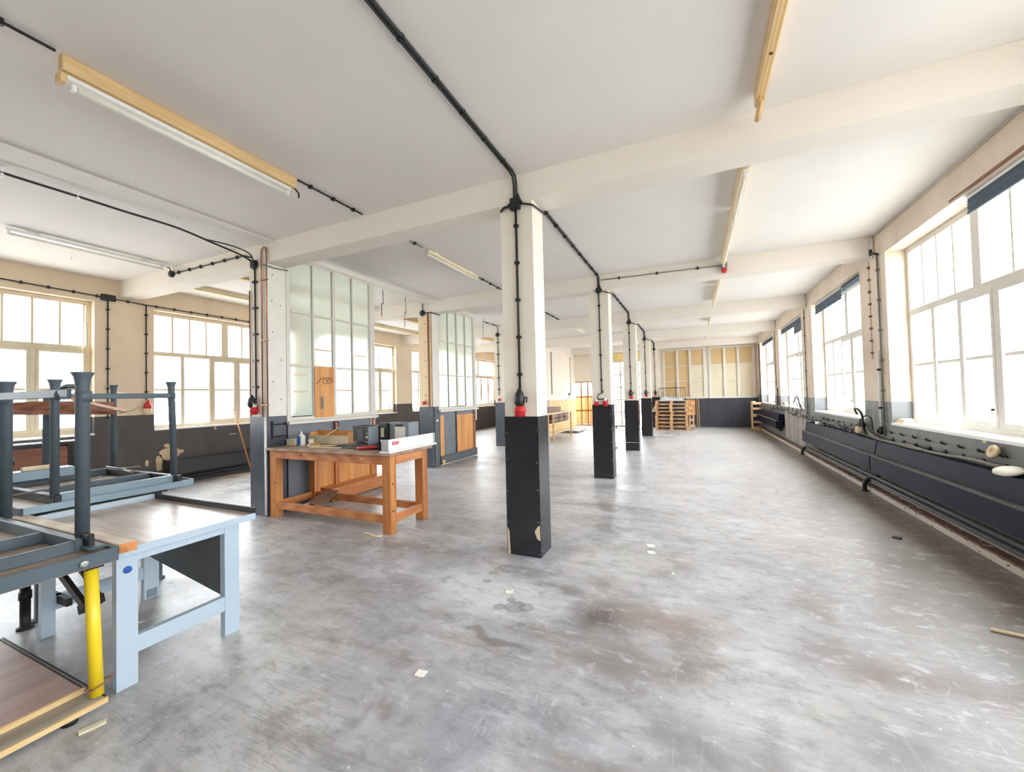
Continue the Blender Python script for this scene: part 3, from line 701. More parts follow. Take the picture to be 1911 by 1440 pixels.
# left row pillars
for k in range(0, 4):
    y = Yk(k); nm = ['copper piped left', 'beige second left', 'slim third left', 'fourth left'][k]; x = LCX+.13
    jbox(x, y, HB-.0, 'black junction box atop the %s pillar' % nm, .05, 'junction boxes on the left pillars')
    if k != 1: run([(x, y-.012, HB-.06), (x+.005, y-.012, 1.52)], .009, 'black cable down the front of the %s pillar' % nm, clips=.34, group='cables down the left pillars', wid=.09)
    red_socket(x+.02, y, 1.41, 'red socket low on the %s pillar' % nm, .95 if k == 0 else .7)
    if k == 0:
        pear_plug(x-.02, y, 1.49, 'black plug above the red socket on the copper piped pillar')
    if k: run([(x, y-.014, HB+.05), (x, y-.014, HC-.05), (x, y-.05, HC-.014), (x, y-(.9 if k > 1 else 1.2), HC-.014)], .009, 'black ceiling cable leading to the %s pillar' % nm, clips=.3, normal=(0, 0, -1))
o = MB().tube([(LCX+.02, Y0-.014, 3.0), (LCX+.02, Y0-.014, 1.3)], .008, 8).build('thin_pipe', m_copper); tag(o, 'thin copper tube left of the black cable on the work table pillar', 'pipe')
# cable ends sideways from boxes on left pillars
run([(LCX+CW-.06, Y0-.02, HB-.02), (LCX+CW+.02, Y0-.02, HB-.04), (LCX+CW+.03, Y0+.12, HB-.05), (LCX+CW+.03, Y0+.3, HB-.03)], .009, 'short dark conduit bending round the copper piped pillar', clips=0, m=m_pipe)
run([(LCX+CW-.16, Yk(1)-.02, HB-.0), (LCX+CW+.02, Yk(1)-.02, HB-.01), (LCX+CW+.03, Yk(1)+.3, HB-.02)], .01, 'black cable bending round the beige pillar', clips=0)
# copper U pipe
t = thing('copper_pipe', 'copper pipe bent in a tall narrow loop on the pillar beside the work table', 'pipe', (-5.12, 3.49, .6))
MB().tube([(-5.175, 3.497, 1.3), (-5.175, 3.497, 3.48)]+[(-5.125-.05*math.cos(a), 3.497, 3.48+.06*math.sin(a)) for a in [PI*i/8 for i in range(1, 8)]]+[(-5.075, 3.497, 3.48), (-5.075, 3.497, 1.3)], .009, 8, False).build('pipe', m_copper, t)
MB().tube([(-5.125, 3.497, 1.3), (-5.125, 3.497, .02)], .014, 8, False).build('white_pipe', m_whitep, t)
for z in (1.45, 2.3, 3.1): B(-5.19, -5.06, 3.485, 3.513, z, z+.012).build('bracket', m_copper, t)

# ---- other ceiling cables
run([(-3.37, .2, HC-.012), (-3.37, 1.04, HC-.012)], .009, 'black ceiling cable running out of view from the near batten light', clips=.33, normal=(0, 0, -1))
run([(-3.37, 2.64, HC-.012), (-3.37, 3.46, HC-.012)], .009, 'black ceiling cable between the near batten light and the first beam', clips=.25, normal=(0, 0, -1))
run([(-3.39, 4.25, HC-.012), (-3.39, 4.60, HC-.012)], .009, 'grey conduit end before the cream tube light', m=m_pipe, clips=.3, normal=(0, 0, -1))
run([(-3.39, 6.2, HC-.012), (-3.40, 7.16, HC-.012)], .009, 'dark conduit behind the cream tube light', clips=.3, normal=(0, 0, -1))
run([(-3.38, 9.7, HC-.012), (-3.38, 10.84, HC-.012)], .012, 'dark ceiling conduit seen right of the nearest pillar', clips=.3, normal=(0, 0, -1))
# sagging black cable at the left
t = thing('cable', 'thick black cable sagging across the left ceiling to the copper piped pillar', 'cable', (-5.4, 1.3, 3.5))
MB().tube([(-5.46, .9, 3.57), (-5.44, 1.36, 3.55), (-5.42, 1.83, 3.545), (-5.36, 2.15, 3.52), (-5.30, 2.6, 3.50), (-5.30, 3.0, 3.45), (-5.32, 3.3, 3.42), (-5.33, 3.46, 3.38)], .012).build('sheath', m_cable, t)
MB().tube([(-5.30, 2.9, 3.47), (-5.27, 3.2, 3.48), (-5.27, 3.4, 3.45), (-5.29, 3.46, 3.38)], .008).build('branch', m_cable, t)
for p in ((-5.44, 1.36), (-5.42, 1.83), (-5.30, 2.6)): B(p[0]-.01, p[0]+.01, p[1]-.01, p[1]+.01, 3.51, HC-.001).build('hook', m_whitep, t)
run([(-7.24, Y0-.013, 3.50), (-5.55, Y0-.013, 3.50), (-5.40, Y0-.013, 3.45)], .009, 'dark conduit along the first beam from the left tube light to the pillar', clips=.26)
t = thing('junction_box', 'round black junction box at the end of the left tube light', 'junction box', (-7.28, Y0, 3.45))
MB().lathe([(.05, 0), (.05, .04), (.035, .05)], (-7.28, Y0, 3.50), (0, -1, 0), 12).build('body', m_blk, t)
MB().tube([(-7.28, Y0-.03, 3.54), (-7.27, Y0-.05, 3.58), (-7.22, Y0-.1, 3.57)], .008).build('lead', m_blk, t)
# left wall conduit along the window heads
run([(XL+.014, 2.0, 3.34), (XL+.014, 3.37, 3.30), (XL+.014, 3.9, 3.28), (XL+.014, 7.0, 3.265)], .009, 'dark conduit along the left wall above the window heads', normal=(1, 0, 0), clips=.27)
for (yy, z0_, lab) in ((3.37, 1.28, 'black conduit dropping down the left wall under the junction box'), (3.89, 1.55, 'black conduit dropping to the red and white socket on the left wall')):
    run([(XL+.014, yy, 3.27), (XL+.014, yy, z0_)], .009, lab, normal=(1, 0, 0), clips=.3)
t = thing('junction_box', 'oval black junction box on the left wall between the windows', 'junction box', (XL+.03, 3.37, 3.25)); BB(XL+.001, XL+.06, 3.28, 3.46, 3.25, 3.35).build('body', m_blk, t)
t = thing('red_socket', 'red and clear socket hanging on the left wall between the windows', 'socket', (XL+.06, 3.89, 1.40))
MB().lathe([(.03, .18), (.04, .1), (.055, .09), (.058, .03)], (XL+.06, 3.89, 1.40), (0, 0, 1), 14).build('cap', m_red, t); MB().lathe([(.055, .03), (.06, -.03), (.04, -.08), (.015, -.09)], (XL+.06, 3.89, 1.40), (0, 0, 1), 14).build('bowl', m_cream, t)
B(XL+.0, XL+.03, 3.87, 3.91, 1.44, 1.56).build('mount', m_blk, t)
o = B(XL+.001, XL+.006, 3.49, 3.60, 1.66, 1.72).build('paper_label', m_paper); tag(o, 'small white printed slip on the beige left pier', 'label')
run([(XL+.014, 5.9, 3.27), (XL+.014, 6.98, 3.25), (XL+.014, 7.3, 3.24)], .012, 'dark conduit on the left wall seen through the open frame', normal=(1, 0, 0), clips=.3)
run([(XL+.014, 7.22, 3.2), (XL+.014, 7.22, 1.4)], .01, 'conduit down the left pier seen through the open frame', normal=(1, 0, 0), clips=.3)
run([(XL+.03, 7.56, 3.2), (XL+.03, 7.56, 1.0)], .025, 'thick black pipe on the left wall beyond the open frame', normal=(1, 0, 0), clips=0, cat='pipe', name='pipe')
# hanging wires in the open frame
for (y, z, r) in ((5.74, 3.0, .006), (6.38, 2.9, .005)):
    o = MB().tube([(-5.13, y, 3.49), (-5.13, y+.01, (z+3.49)/2), (-5.13, y-.03, (z+3.49)/2-.02), (-5.13, y-.03, z)], r, 6).build('hanging_wire', m_dark); tag(o, 'thin wire hanging in the open frame, %s' % ('nearer the partition glass' if y < 6 else 'nearer the beige pillar'), 'wire')
o = MB().tube([(-5.13, 9.6, HC-.001), (-5.13, 9.6, 3.0)], .005, 6).build('hanging_wire', m_dark); tag(o, 'thin wire hanging beyond the second partition', 'wire')

# ---------------------------------------------------------------- ceiling lights
m_cream_enamel = plain('cream_enamel', srgb(238, 226, 188), .4, var=.04)
def batten_light(x, ya, yb, lab, mw, wooden=True, group=None, body=True):
    t = thing('batten_light', lab, 'ceiling light', (x, (ya+yb)/2, HC-.2), group)
    if wooden: BB(x-.03, x+.03, ya, yb, HC-.11, HC-.001).build('batten', mw, t)
    z = HC-.11 if wooden else HC-.02
    if not wooden: B(x-.02, x+.02, ya+.2, ya+.3, HC-.03, HC-.001).build('bracket', m_whitep, t); B(x-.02, x+.02, yb-.3, yb-.2, HC-.03, HC-.001).build('bracket', m_whitep, t)
    BB(x-.035, x+.035, ya+.02, yb-.03, z-.035, z-.0005).build('housing', mw if wooden else (m_cream_enamel if x > -6 else m_whitep), t); hs = [c_ for c_ in kids(t) if c_.name.startswith('housing')][0]
    for y in (ya+.05, yb-.07): BB(x-.018, x+.018, y-.012, y+.012, z-.085, z-.035).build('lamp_holder', m_whitep, hs)
    MB().cyl((x, ya+.06, z-.065), (x, yb-.08, z-.065), .015, 12).build('tube', m_paper, hs)
    return t
t = thing('batten_light', 'long tube light under a pale wooden batten on the near left ceiling', 'ceiling light', (-3.4, 1.85, 3.4))
BB(-3.43, -3.37, 1.07, 2.63, HC-.095, HC-.001).build('batten', m_pinew, t); BB(-3.47, -3.40, 1.07, 1.10, HC-.155, HC-.095).build('end_block', m_pinew, t)
BB(-3.46, -3.40, 1.10, 2.60, HC-.125, HC-.096).build('housing', m_whitep, t)
MB().cyl((-3.44, 1.16, HC-.148), (-3.44, 2.56, HC-.148), .017, 12).build('tube', m_paper, t)
for y in (1.14, 2.58): BB(-3.458, -3.422, y-.012, y+.012, HC-.17, HC-.125).build('lamp_holder', m_whitep, t)
MB().tube([(-3.385, 2.62, HC-.1), (-3.385, 2.66, HC-.13), (-3.385, 2.66, HC-.17)], .008).build('cable_end', m_cable, t)
def strip(x, ya, yb, mw, lab):
    t = thing('ceiling_batten', lab, 'batten', (x, (ya+yb)/2, HC-.12))
    BB(x-.028, x+.028, ya, yb, HC-.11, HC-.001).build('batten', mw, t)
    MB().cyl((x+.0, yb-.12, HC-.13), (x+.0, yb+.08, HC-.15), .02, 10).build('lamp_holder', m_pinew, t)
    for y in (ya+.3, (ya+yb)/2, yb-.5):
        MB().lathe([(.009, 0), (.009, .004)], (x, y, HC-.11), (0, 0, -1), 8).build('screw', m_dark, t)
    return t
strip(.485, 1.2, 3.30, m_pinew, 'yellow pine batten on the ceiling before the first beam')
rr = [('first pale batten light beyond the nearest beam, towards the windows', 4.05, 5.25), ('second pale batten light beyond the nearest beam, ending at the red lamp', 5.30, 7.08), ('pale batten light just behind the red lamp beam', 7.55, 8.85),
      ('pale batten light before the third beam', 8.95, 10.4), ('short pale batten light between the third and fourth beams', 11.9, 13.4), ('small pale batten light near the far wall', 15.7, 16.9)]
for lab, a, b in rr:
    t = batten_light(.485, a, b, lab, m_pinepale, True, 'batten lights in the window aisle')
batten_light(-3.37, 4.66, 6.16, 'cream tube light on the ceiling left of the nearest pillar', m_pinepale, False)
batten_light(-3.30, 11.9, 13.4, 'cream tube light seen between the first two middle pillars', m_pinepale, False)
batten_light(-5.0, 15.3, 16.9, 'small tube light near the inner wall at the far left', m_pinepale, False)
batten_light(-7.2, 1.8, 3.40, 'white tube light on the left ceiling ending at the round junction box', m_pinepale, False)
for (x, y0_, y1_, lab, mw) in ((-6.75, 3.85, 7.1, 'brown wooden light rail seen left of the copper piped pillar, nearer one', m_pinew), (-8.08, 3.85, 7.1, 'pale wooden light rail seen left of the copper piped pillar, nearer the windows', m_pinepale),
                               (-6.75, 7.55, 10.7, 'brown light rail in the bay behind the open frame', m_pinew), (-8.08, 7.55, 10.7, 'pale light rail behind the open frame near the left windows', m_pinepale), (-6.75, 11.3, 14.4, 'brown light rail seen past the second partition', m_pinew)):
    o = BB(x-.05, x+.05, y0_, y1_, HC-.09, HC-.001).build('light_rail', mw); tag(o, lab, 'rail')
# red warning lamp on second beam
t = thing('warning_lamp', 'round red warning lamp on a grey fitting at the second beam', 'lamp', (.5, 7.19, 3.38))
BB(.455, .545, 7.13, 7.195, 3.44, 3.52).build('body', m_pipe, t); MB().lathe([(.035, 0), (.04, -.02)], (.5, 7.13, 3.44), (0, 0, 1), 12).build('collar', m_crate2, t)
MB().lathe([(.03, 0), (.042, -.02), (.045, -.045), (.034, -.072), (.012, -.083)], (.5, 7.13, 3.43), (0, 0, 1), 16).build('lens', m_red, t)
run([(-1.44, 7.185, 3.52), (.44, 7.185, 3.49)], .008, 'grey conduit along the second beam to the red warning lamp', clips=.5, m=m_pipe)
# small ceiling hooks
for i, (x, y) in enumerate(((-6.1, 1.2), (-4.6, 1.9), (-4.55, 2.9), (-6.3, 2.4), (-7.9, 1.9), (-7.9, 2.6))):
    o = MB().tube([(x, y, HC-.001), (x, y, HC-.04), (x+.015, y, HC-.055), (x+.02, y, HC-.035)], .004, 6).build('ceiling_hook', m_whitep); tag(o, 'small white ceiling hook, ' + ['between the casing strip and the picture\'s left edge', 'nearest to the near batten light', 'before the first beam, left of the batten light\'s far end', 'above the sagging black cable', 'left of the left tube light, nearer one', 'left of the left tube light, farther one'][i], 'hook', 'white hooks on the left ceiling')

# ---------------------------------------------------------------- wooden work table
t = thing('work_table', 'sturdy orange wooden work table beside the copper piped pillar', 'table', (-4.08, 3.87, 0))
for x0_, y0_ in ((-5.08, 3.52), (-3.2, 3.52), (-3.2, 4.1), (-5.08, 4.1)): BB(x0_, x0_+.12, y0_, y0_+.1, 0, .865).build('leg', m_bz, t)
BB(-4.96, -3.2, 3.525, 3.565, .76, .865).build('front_rail', m_bx, t); BB(-4.96, -3.2, 4.14, 4.18, .76, .865).build('back_rail', m_bx, t)
BB(-3.12, -3.08, 3.62, 4.1, .76, .865).build('side_rail', m_by, t); BB(-5.06, -5.02, 3.62, 4.1, .76, .865).build('side_rail', m_by, t)
BB(-4.96, -3.2, 3.53, 3.57, .11, .2).build('stretcher', m_bx, t); BB(-4.96, -3.2, 4.12, 4.17, .11, .2).build('stretcher', m_bx, t)
BB(-3.13, -3.09, 3.62, 4.1, .11, .2).build('stretcher', m_by, t); BB(-5.05, -5.0, 3.62, 4.1, .11, .2).build('stretcher', m_by, t)
BB(-5.104, -3.04, 3.475, 4.26, .866, .895).build('tabletop', m_btop, t)
for p in ((-3.08+.001, 3.56, .55), (-3.08+.001, 3.56, .25)): MB().lathe([(.011, 0), (.006, .003)], p, (1, 0, 0), 8).build('bolt', m_dark, t)
for p in ((-4.5, 3.524, .815), (-3.5, 3.524, .82), (-4.98, 3.519, .45)): MB().lathe([(.011, 0), (.006, .003)], p, (0, -1, 0), 8).build('bolt', m_dark if p[0] < -4 else m_whitep, t)
o = MB().sheet([(-4.83, 4.20, .215), (-4.6, 4.20, .215), (-4.19, 3.6, .203), (-4.5, 3.6, .203)], (0, 0, .008)).build('hardboard_sheet', m_hard); tag(o, 'brown hardboard sheet resting on the stretchers under the work table', 'board')
ZT = .896
t = thing('storage_box', 'flat grey cardboard box at the left end of the work table', 'box', (-5.0, 3.83, ZT))
BB(-5.0-.08, -4.93+.02, 3.76, 3.90, ZT, ZT+.075).build('body', m_tan2, t); BB(-5.085, -4.905, 3.755, 3.905, ZT+.075, ZT+.083).build('lid', m_paper, t)
t = thing('glue_bottle', 'blue and white bottle with a pointed cap on the work table', 'bottle', (-4.83, 3.8, ZT))
BB(-4.875, -4.795, 3.77, 3.83, ZT, ZT+.13).build('body', m_whitep, t); B(-4.876, -4.82, 3.766, 3.77, ZT+.005, ZT+.125).build('label_band', m_lblue, t)
MB().lathe([(.045, 0), (.03, .015), (.014, .02), (.012, .05), (.004, .06)], (-4.835, 3.8, ZT+.13), (0, 0, 1), 10).build('cap', m_whitep, t)
o = MB().lathe([(.03, 0), (.036, .08)], (-4.75, 3.88, ZT), (0, 0, 1), 12).build('paper_cup', m_paper); tag(o, 'crumpled white paper cup beside the blue bottle', 'cup')
t = thing('tape_roll', 'yellow brown tape roll lying on the work table', 'tape', (-4.6, 3.82, ZT))
MB().lathe([(.028, 0), (.06, 0), (.06, .03), (.028, .03), (.028, 0)], (-4.6, 3.82, ZT), (0, 0, 1), 16).build('roll', m_yelw, t)
o = MB().tube([(-4.68, 3.88, ZT+.01), (-4.66, 3.78, ZT+.02), (-4.62, 3.72, ZT+.015), (-4.56, 3.70, ZT+.02)], .007).build('white_tube', m_whitep); tag(o, 'curled white plastic tube beside the tape roll', 'tube')
for i, (a, b, w_) in enumerate((((-4.55, 3.72, ZT+.012), (-4.05, 3.95, ZT+.012), .02), ((-4.52, 3.66, ZT+.008), (-4.0, 3.70, ZT+.008), .016), ((-4.4, 3.80, ZT+.008), (-3.95, 3.99, ZT+.008), .012))):
    a = Vector(a); b = Vector(b); d = (b-a); s = d.cross(Vector((0, 0, 1))).normalized()
    o = MB().obox((a+b)/2, d, s*w_, Vector((0, 0, .012))).build('wooden_lath', m_cream); tag(o, 'pale thin lath on the work table, %s' % ['thickest, pointing at the black crate', 'frontmost one', 'short rear one'][i], 'lath')
o = MB().obox(Vector((-4.62, 4.02, ZT+.12)), (.34, .16, .22), (-.008, .017, 0), (-.006, -.003, .011)).build('wooden_lath', m_cream); tag(o, 'pale lath leaning up to the partition ledge', 'lath')
t = thing('wooden_tray', 'long shallow tray with orange wooden rim behind the tape roll', 'tray', (-4.65, 4.12, ZT))
B(-5.02, -4.28, 4.06, 4.22, ZT, ZT+.015).build('base', m_tan2, t); B(-5.02, -4.28, 4.06, 4.075, ZT+.015, ZT+.115).build('front_board', m_tan2, t); B(-5.02, -4.28, 4.205, 4.22, ZT+.015, ZT+.17).build('back_board', m_ply, t)
B(-5.02, -5.0, 4.075, 4.205, ZT+.015, ZT+.15).build('end_board', m_ply, t); B(-4.30, -4.28, 4.075, 4.205, ZT+.015, ZT+.16).build('end_board', m_ply, t)
def crate(xa, xb, ya, yb, za, zb, mt, lab, tilt=0, screen=None):
    t = thing('plastic_crate', lab, 'crate', ((xa+xb)/2, (ya+yb)/2, za))
    w_ = .012
    B(xa, xb, yb-w_, yb, za, zb).build('back_panel', mt, t); B(xa, xa+w_, ya, yb-w_, za, zb).build('side_panel', mt, t); B(xb-w_, xb, ya, yb-w_, za, zb).build('side_panel', mt, t)
    B(xa+w_, xb-w_, ya+w_, yb-w_, za, za+w_).build('base', mt, t); fp = B(xa+w_, xb-w_, ya, ya+w_, za, zb).build('front_panel', mt, t)
    B(xa-.008, xb+.008, ya-.008, ya, zb-.02, zb).build('rim', mt, t)
    if screen: B(*screen[:2], ya-.004, ya, *screen[2:4]).build('label_plate', screen[4], fp)
    return t
c = crate(-4.08, -3.65, 3.97, 4.15, ZT+.055, ZT+.26, m_crate, 'dark grey plastic crate on the black cloth, labels on its front', 0, (-3.86, -3.68, ZT+.1, ZT+.13, m_tan2))
B(-3.86, -3.68, 3.966, 3.970, ZT+.15, ZT+.18).build('label_plate', m_pipe, c); B(-4.0, -3.9, 3.966, 3.970, ZT+.08, ZT+.22).build('label_plate', m_dkpanel, c); B(-3.86, -3.68, 3.966, 3.970, ZT+.2, ZT+.22).build('label_plate', m_dkpanel, c)
B(-3.66, -3.652, 3.80, 3.97, ZT+.04, ZT+.26).build('end_frame', m_crate2, c)
c = crate(-3.64, -3.53, 3.98, 4.2, ZT+.03, ZT+.3, m_crate, 'narrow dark crate between the labelled crate and the grey one', 0, (-3.625, -3.57, ZT+.12, ZT+.24, m_tan2))
c = crate(-3.515, -3.22, 4.02, 4.22, ZT+.03, ZT+.3, m_crate2, 'steel grey crate with a pale window panel, behind the white channel', 0, (-3.43, -3.27, ZT+.08, ZT+.25, m_paper))
B(-3.42, -3.30, 4.014, 4.016, ZT+.255, ZT+.28).build('slot', m_blk, c)
t = thing('black_cloth', 'crumpled black cloth bag with a red strap under the dark crate', 'bag', (-3.85, 3.85, ZT))
bm = MB(); n0 = 14; m0 = 8
for lay in (0, 1):
    for i in range(n0+1):
        for j in range(m0+1):
            u, v = i/n0, j/m0; e = min(1, 6*u, 6*(1-u), 5*v, 5*(1-v))
            bm.v.append(Vector((-4.2+.78*u, 3.72+.36*v+.02*math.sin(9*u), ZT+(0 if lay == 0 else .012+e*(.036+.006*math.sin(13*u+5*v))))))
k1 = (n0+1)*(m0+1)
for lay in (0, 1):
    for i in range(n0):
        for j in range(m0):
            a = lay*k1+i*(m0+1)+j; f = [a, a+m0+1, a+m0+2, a+1]; bm.f.append(f if lay else f[::-1]); bm.sm.append(True)
ring = [i*(m0+1) for i in range(n0+1)]+[n0*(m0+1)+j for j in range(1, m0+1)]+[i*(m0+1)+m0 for i in range(n0-1, -1, -1)]+[j for j in range(m0-1, 0, -1)]
for a, b in zip(ring, ring[1:]+ring[:1]): bm.f.append([a, b, b+k1, a+k1]); bm.sm.append(True)
bm.build('cloth', m_blk, t)
MB().tube([(-3.74, 3.70, ZT+.012), (-3.66, 3.66, ZT+.02), (-3.52, 3.67, ZT+.03), (-3.46, 3.72, ZT+.035), (-3.56, 3.71, ZT+.03), (-3.70, 3.70, ZT+.015)], .016).build('strap', m_red, t)
t = thing('white_channel', 'white metal channel with a small red sign, along the right end of the work table', 'channel', (-3.1, 3.9, ZT))
B(-3.09, -3.075, 3.50, 4.36, ZT+.022, ZT+.15).build('face', m_whitep, t); B(-3.2, -3.06, 3.49, 4.38, ZT, ZT+.02).build('base_flange', m_whitep, t); B(-3.2, -3.185, 3.50, 4.36, ZT+.02, ZT+.13).build('rear_face', m_alu, t)
B(-3.075, -3.07, 4.325, 4.34, ZT+.02, ZT+.15).build('end_seam', m_alu, t); B(-3.2, -3.09, 3.50, 3.506, ZT+.02, ZT+.15).build('end_plate', m_alu, t)
o = B(-3.075, -3.073, 3.555, 3.66, ZT+.085, ZT+.12).build('red_sign', m_red, t)
MBs = B(-3.0729, -3.0725, 3.57, 3.645, ZT+.099, ZT+.106); MBs.build('sign_line', m_paper, t)
o = MB().tube([(-3.40, 3.45, .012), (-3.30, 3.43, .012), (-3.2, 3.40, .012), (-3.15, 3.41, .012), (-3.14, 3.44, .012)], .011).build('bent_rod', m_cream); tag(o, 'pale hooked rod on the floor before the work table', 'rod')

# ---------------------------------------------------------------- light blue workbench
t = thing('blue_workbench', 'light blue panel workbench with splayed drawer panel at the left', 'workbench', (-3.36, 1.43, 0))
def hframe(x0_, x1_, ya, yb, yc, yd):
    B(x0_, x1_, ya, yb, 0, .70).build('leg', m_blue, t); B(x0_, x1_, yc, yd, 0, .70).build('leg', m_blue, t)
    B(x0_+.003, x1_-.003, yb, yc, .16, .25).build('lower_rail', m_blue, t); B(x0_+.003, x1_-.003, yb, yc, .655, .70).build('upper_rail', m_blue, t)
hframe(-2.835, -2.79, 1.09, 1.18, 1.625, 1.715); hframe(-3.93, -3.885, 1.145, 1.21, 1.68, 1.775)
btop = wood('worn_bench_surface', srgb(206, 194, 182), srgb(134, 106, 84), 'x', .3, .35, 0)
B(-4.0, -2.775, 1.085, 1.81, .702, .738).build('worktop', btop, t); B(-2.775, -2.763, 1.085, 1.81, .700, .740).build('edge_band', m_blue, t)
B(-4.0, -2.763, 1.80, 1.815, .739, .775).build('rear_lip', m_dark, t); B(-4.012, -4.0, 1.085, 1.81, .70, .775).build('side_lip', m_blue, t)
MB().sheet([(-2.90, 1.69, .20), (-2.90, 1.69, .64), (-3.84, 1.67, .64), (-3.84, 1.67, .36)], (0, .02, 0)).build('drawer_panel', m_dkpanel, t)
B(-2.90, -2.885, 1.66, 1.68, .2, .66).build('panel_edge', m_blue, t)
MB().lathe([(.018, 0), (.018, .006), (.008, .01)], (-2.79, 1.135, .62), (1, 0, 0), 14).build('bolt_cap', m_lblue, t)
B(-3.885, -3.878, 1.70, 1.76, .01, .07).build('foot_plate', m_crate2, t)

# ---------------------------------------------------------------- yellow-legged table with the upside-down tables on it
def leg_flared(parent, x, y, z0_, z1_, r, m, flare=1.6, nm='leg', dx=0, dy=0):
    up_ = Vector((dx, dy, z1_-z0_)); L = up_.length
    return MB().lathe([(r, 0), (r, L-.07), (r*1.02, L-.068), (r*1.08, L-.05), (r*1.25, L-.022), (r*flare, L-.005), (r*flare, L), (r*1.1, L), (r*.85, L-.03)], (x, y, z0_), up_, 18).build(nm, m, parent)
t = thing('folding_table', 'table with a yellow front leg carrying an upturned table', 'table', (-3.45, .6, 0))
B(-4.22, -2.79, -.1, 1.03, .685, .712).build('frame', m_dark, t)
B(-2.84, -2.76, .96, 1.03, .6845, .7125).build('leg_socket', m_dark, t)
MB().cyl((-2.752, 1.0, .062), (-2.80, .995, .684), .027, 18).build('yellow_leg', m_yellow, t)
MB().lathe([(.042, 0), (.042, .012), (.026, .02), (.026, .2), (.032, .2), (.032, .25), (.026, .25), (.026, .685)], (-4.186, 1.16, 0), (0, 0, 1), 14).build('leg', m_dark, t)
MB().lathe([(.05, 0), (.05, .012), (.034, .02), (.034, .655)], (-4.17, .0, 0), (0, 0, 1), 14).build('leg', m_dark, t)
MB().lathe([(.05, 0), (.05, .012), (.034, .02), (.034, .594)], (-2.87, -.02, .09), (0, 0, 1), 14).build('leg', m_dark, t)
B(-4.15, -3.75, 1.215, 1.245, .2, .25).build('cross_bar', m_dark, t)
B(-4.24, -4.13, 1.055, 1.2, .655, .70).build('corner_bracket', m_dark, t)
MB().obox((-3.2, 1.03, .55), (.5, 0, -.22), (0, .02, 0), (.016, 0, .036)).build('folding_brace', m_dark, t)
MB().obox((-3.1, 1.06, .6), (.42, 0, -.2), (0, .015, 0), (.008, 0, .018)).build('folding_brace', m_dark, t)
MB().obox((-2.95, 1.05, .45), (.10, .02, .06), (0, .05, 0), (-.02, 0, .04)).build('hinge', m_dark, t)
MB().tube([(-2.72, 1.02, .12), (-2.74, 1.06, .13), (-2.79, 1.04, .11), (-2.80, .99, .10), (-2.76, .955, .10), (-2.715, .975, .115), (-2.72, 1.02, .12)], .004, 6).build('wire_tie', m_copper, t)
o = BB(-4.1, -2.69, 1.062, 1.135, .741, .79).build('timber_plank', wood('timber_orange_end', srgb(216, 200, 178), srgb(190, 170, 146), 'x', .6)); tag(o, 'timber plank with sawn orange end lying between the upturned table and the blue bench', 'plank')
B(-2.69, -2.688, 1.063, 1.134, .742, .789).build('sawn_end', m_bx, o)
# upturned table
FZ = .714
t = thing('upturned_table', 'nearest upturned steel table, its tall legs pointing up before the left windows', 'table', (-3.45, .6, FZ))
BR = .782
B(-4.18, -2.69, .0, 1.058, FZ, FZ+.012).build('board', m_btop, t)
inner = wood('worn_underside', srgb(176, 158, 140), srgb(128, 110, 94), 'y', .5, .5)
B(-4.17, -2.702, .012, 1.046, FZ+.012, FZ+.05).build('underside', inner, t)
BB(-2.702, -2.688, .0, 1.06, FZ, BR).build('edge_angle', m_bluedk, t); BB(-4.18, -4.166, .0, 1.06, FZ, BR).build('edge_angle', m_bluedk, t)
BB(-4.166, -2.702, 1.046, 1.06, FZ, BR).build('edge_angle', m_bluedk, t); BB(-4.166, -2.702, .0, .014, FZ, BR).build('edge_angle', m_bluedk, t)
BB(-4.1, -2.75, .97, 1.04, BR-.002, BR+.012).build('flat_bar', m_bluedk, t)
for ya, yb, x in ((.05, .96, -2.87), (.05, .96, -3.25), (.05, .96, -3.98)): BB(x-.013, x+.013, ya, yb, FZ+.05, .822).build('frame_rail', m_bluedk, t)
BB(-4.0, -2.85, .955, .985, FZ+.05, .83).build('frame_rail', m_bluedk, t); BB(-4.0, -2.85, .28, .31, FZ+.05, .83).build('frame_rail', m_bluedk, t)
BB(-2.93, -2.80, .985, 1.01, BR, .85).build('foot_bracket', m_dark, t)
lgs = [leg_flared(t, -2.905, 1.0, .80, 1.675, .028, m_bluedk), leg_flared(t, -3.985, 1.02, .80, 1.665, .028, m_bluedk)]
leg_flared(t, -2.9, .25, .80, 1.675, .028, m_bluedk); leg_flared(t, -3.985, .25, .80, 1.665, .028, m_bluedk)
for x, l_ in ((-2.908, lgs[0]), (-3.985, lgs[1])): MB().lathe([(.033, 0), (.033, .055), (.03, .056)], (x, 1.005, 1.52), (0, 0, 1), 16).build('collar', m_bluedk, l_)
BB(-3.96, -2.94, .955, .972, 1.545, 1.59).build('tie_bar', m_bluedk, t)
MB().tube([(-2.95, 1.0, 1.60), (-3.03, .98, 1.605), (-3.07, .96, 1.57), (-3.05, .95, 1.54)], .012).build('clamp', m_bluedk, t)
MB().lathe([(.017, 0), (.017, .01), (.008, .012)], (-2.687, .93, FZ+.03), (1, 0, 0), 14).build('knob', m_alu, t)
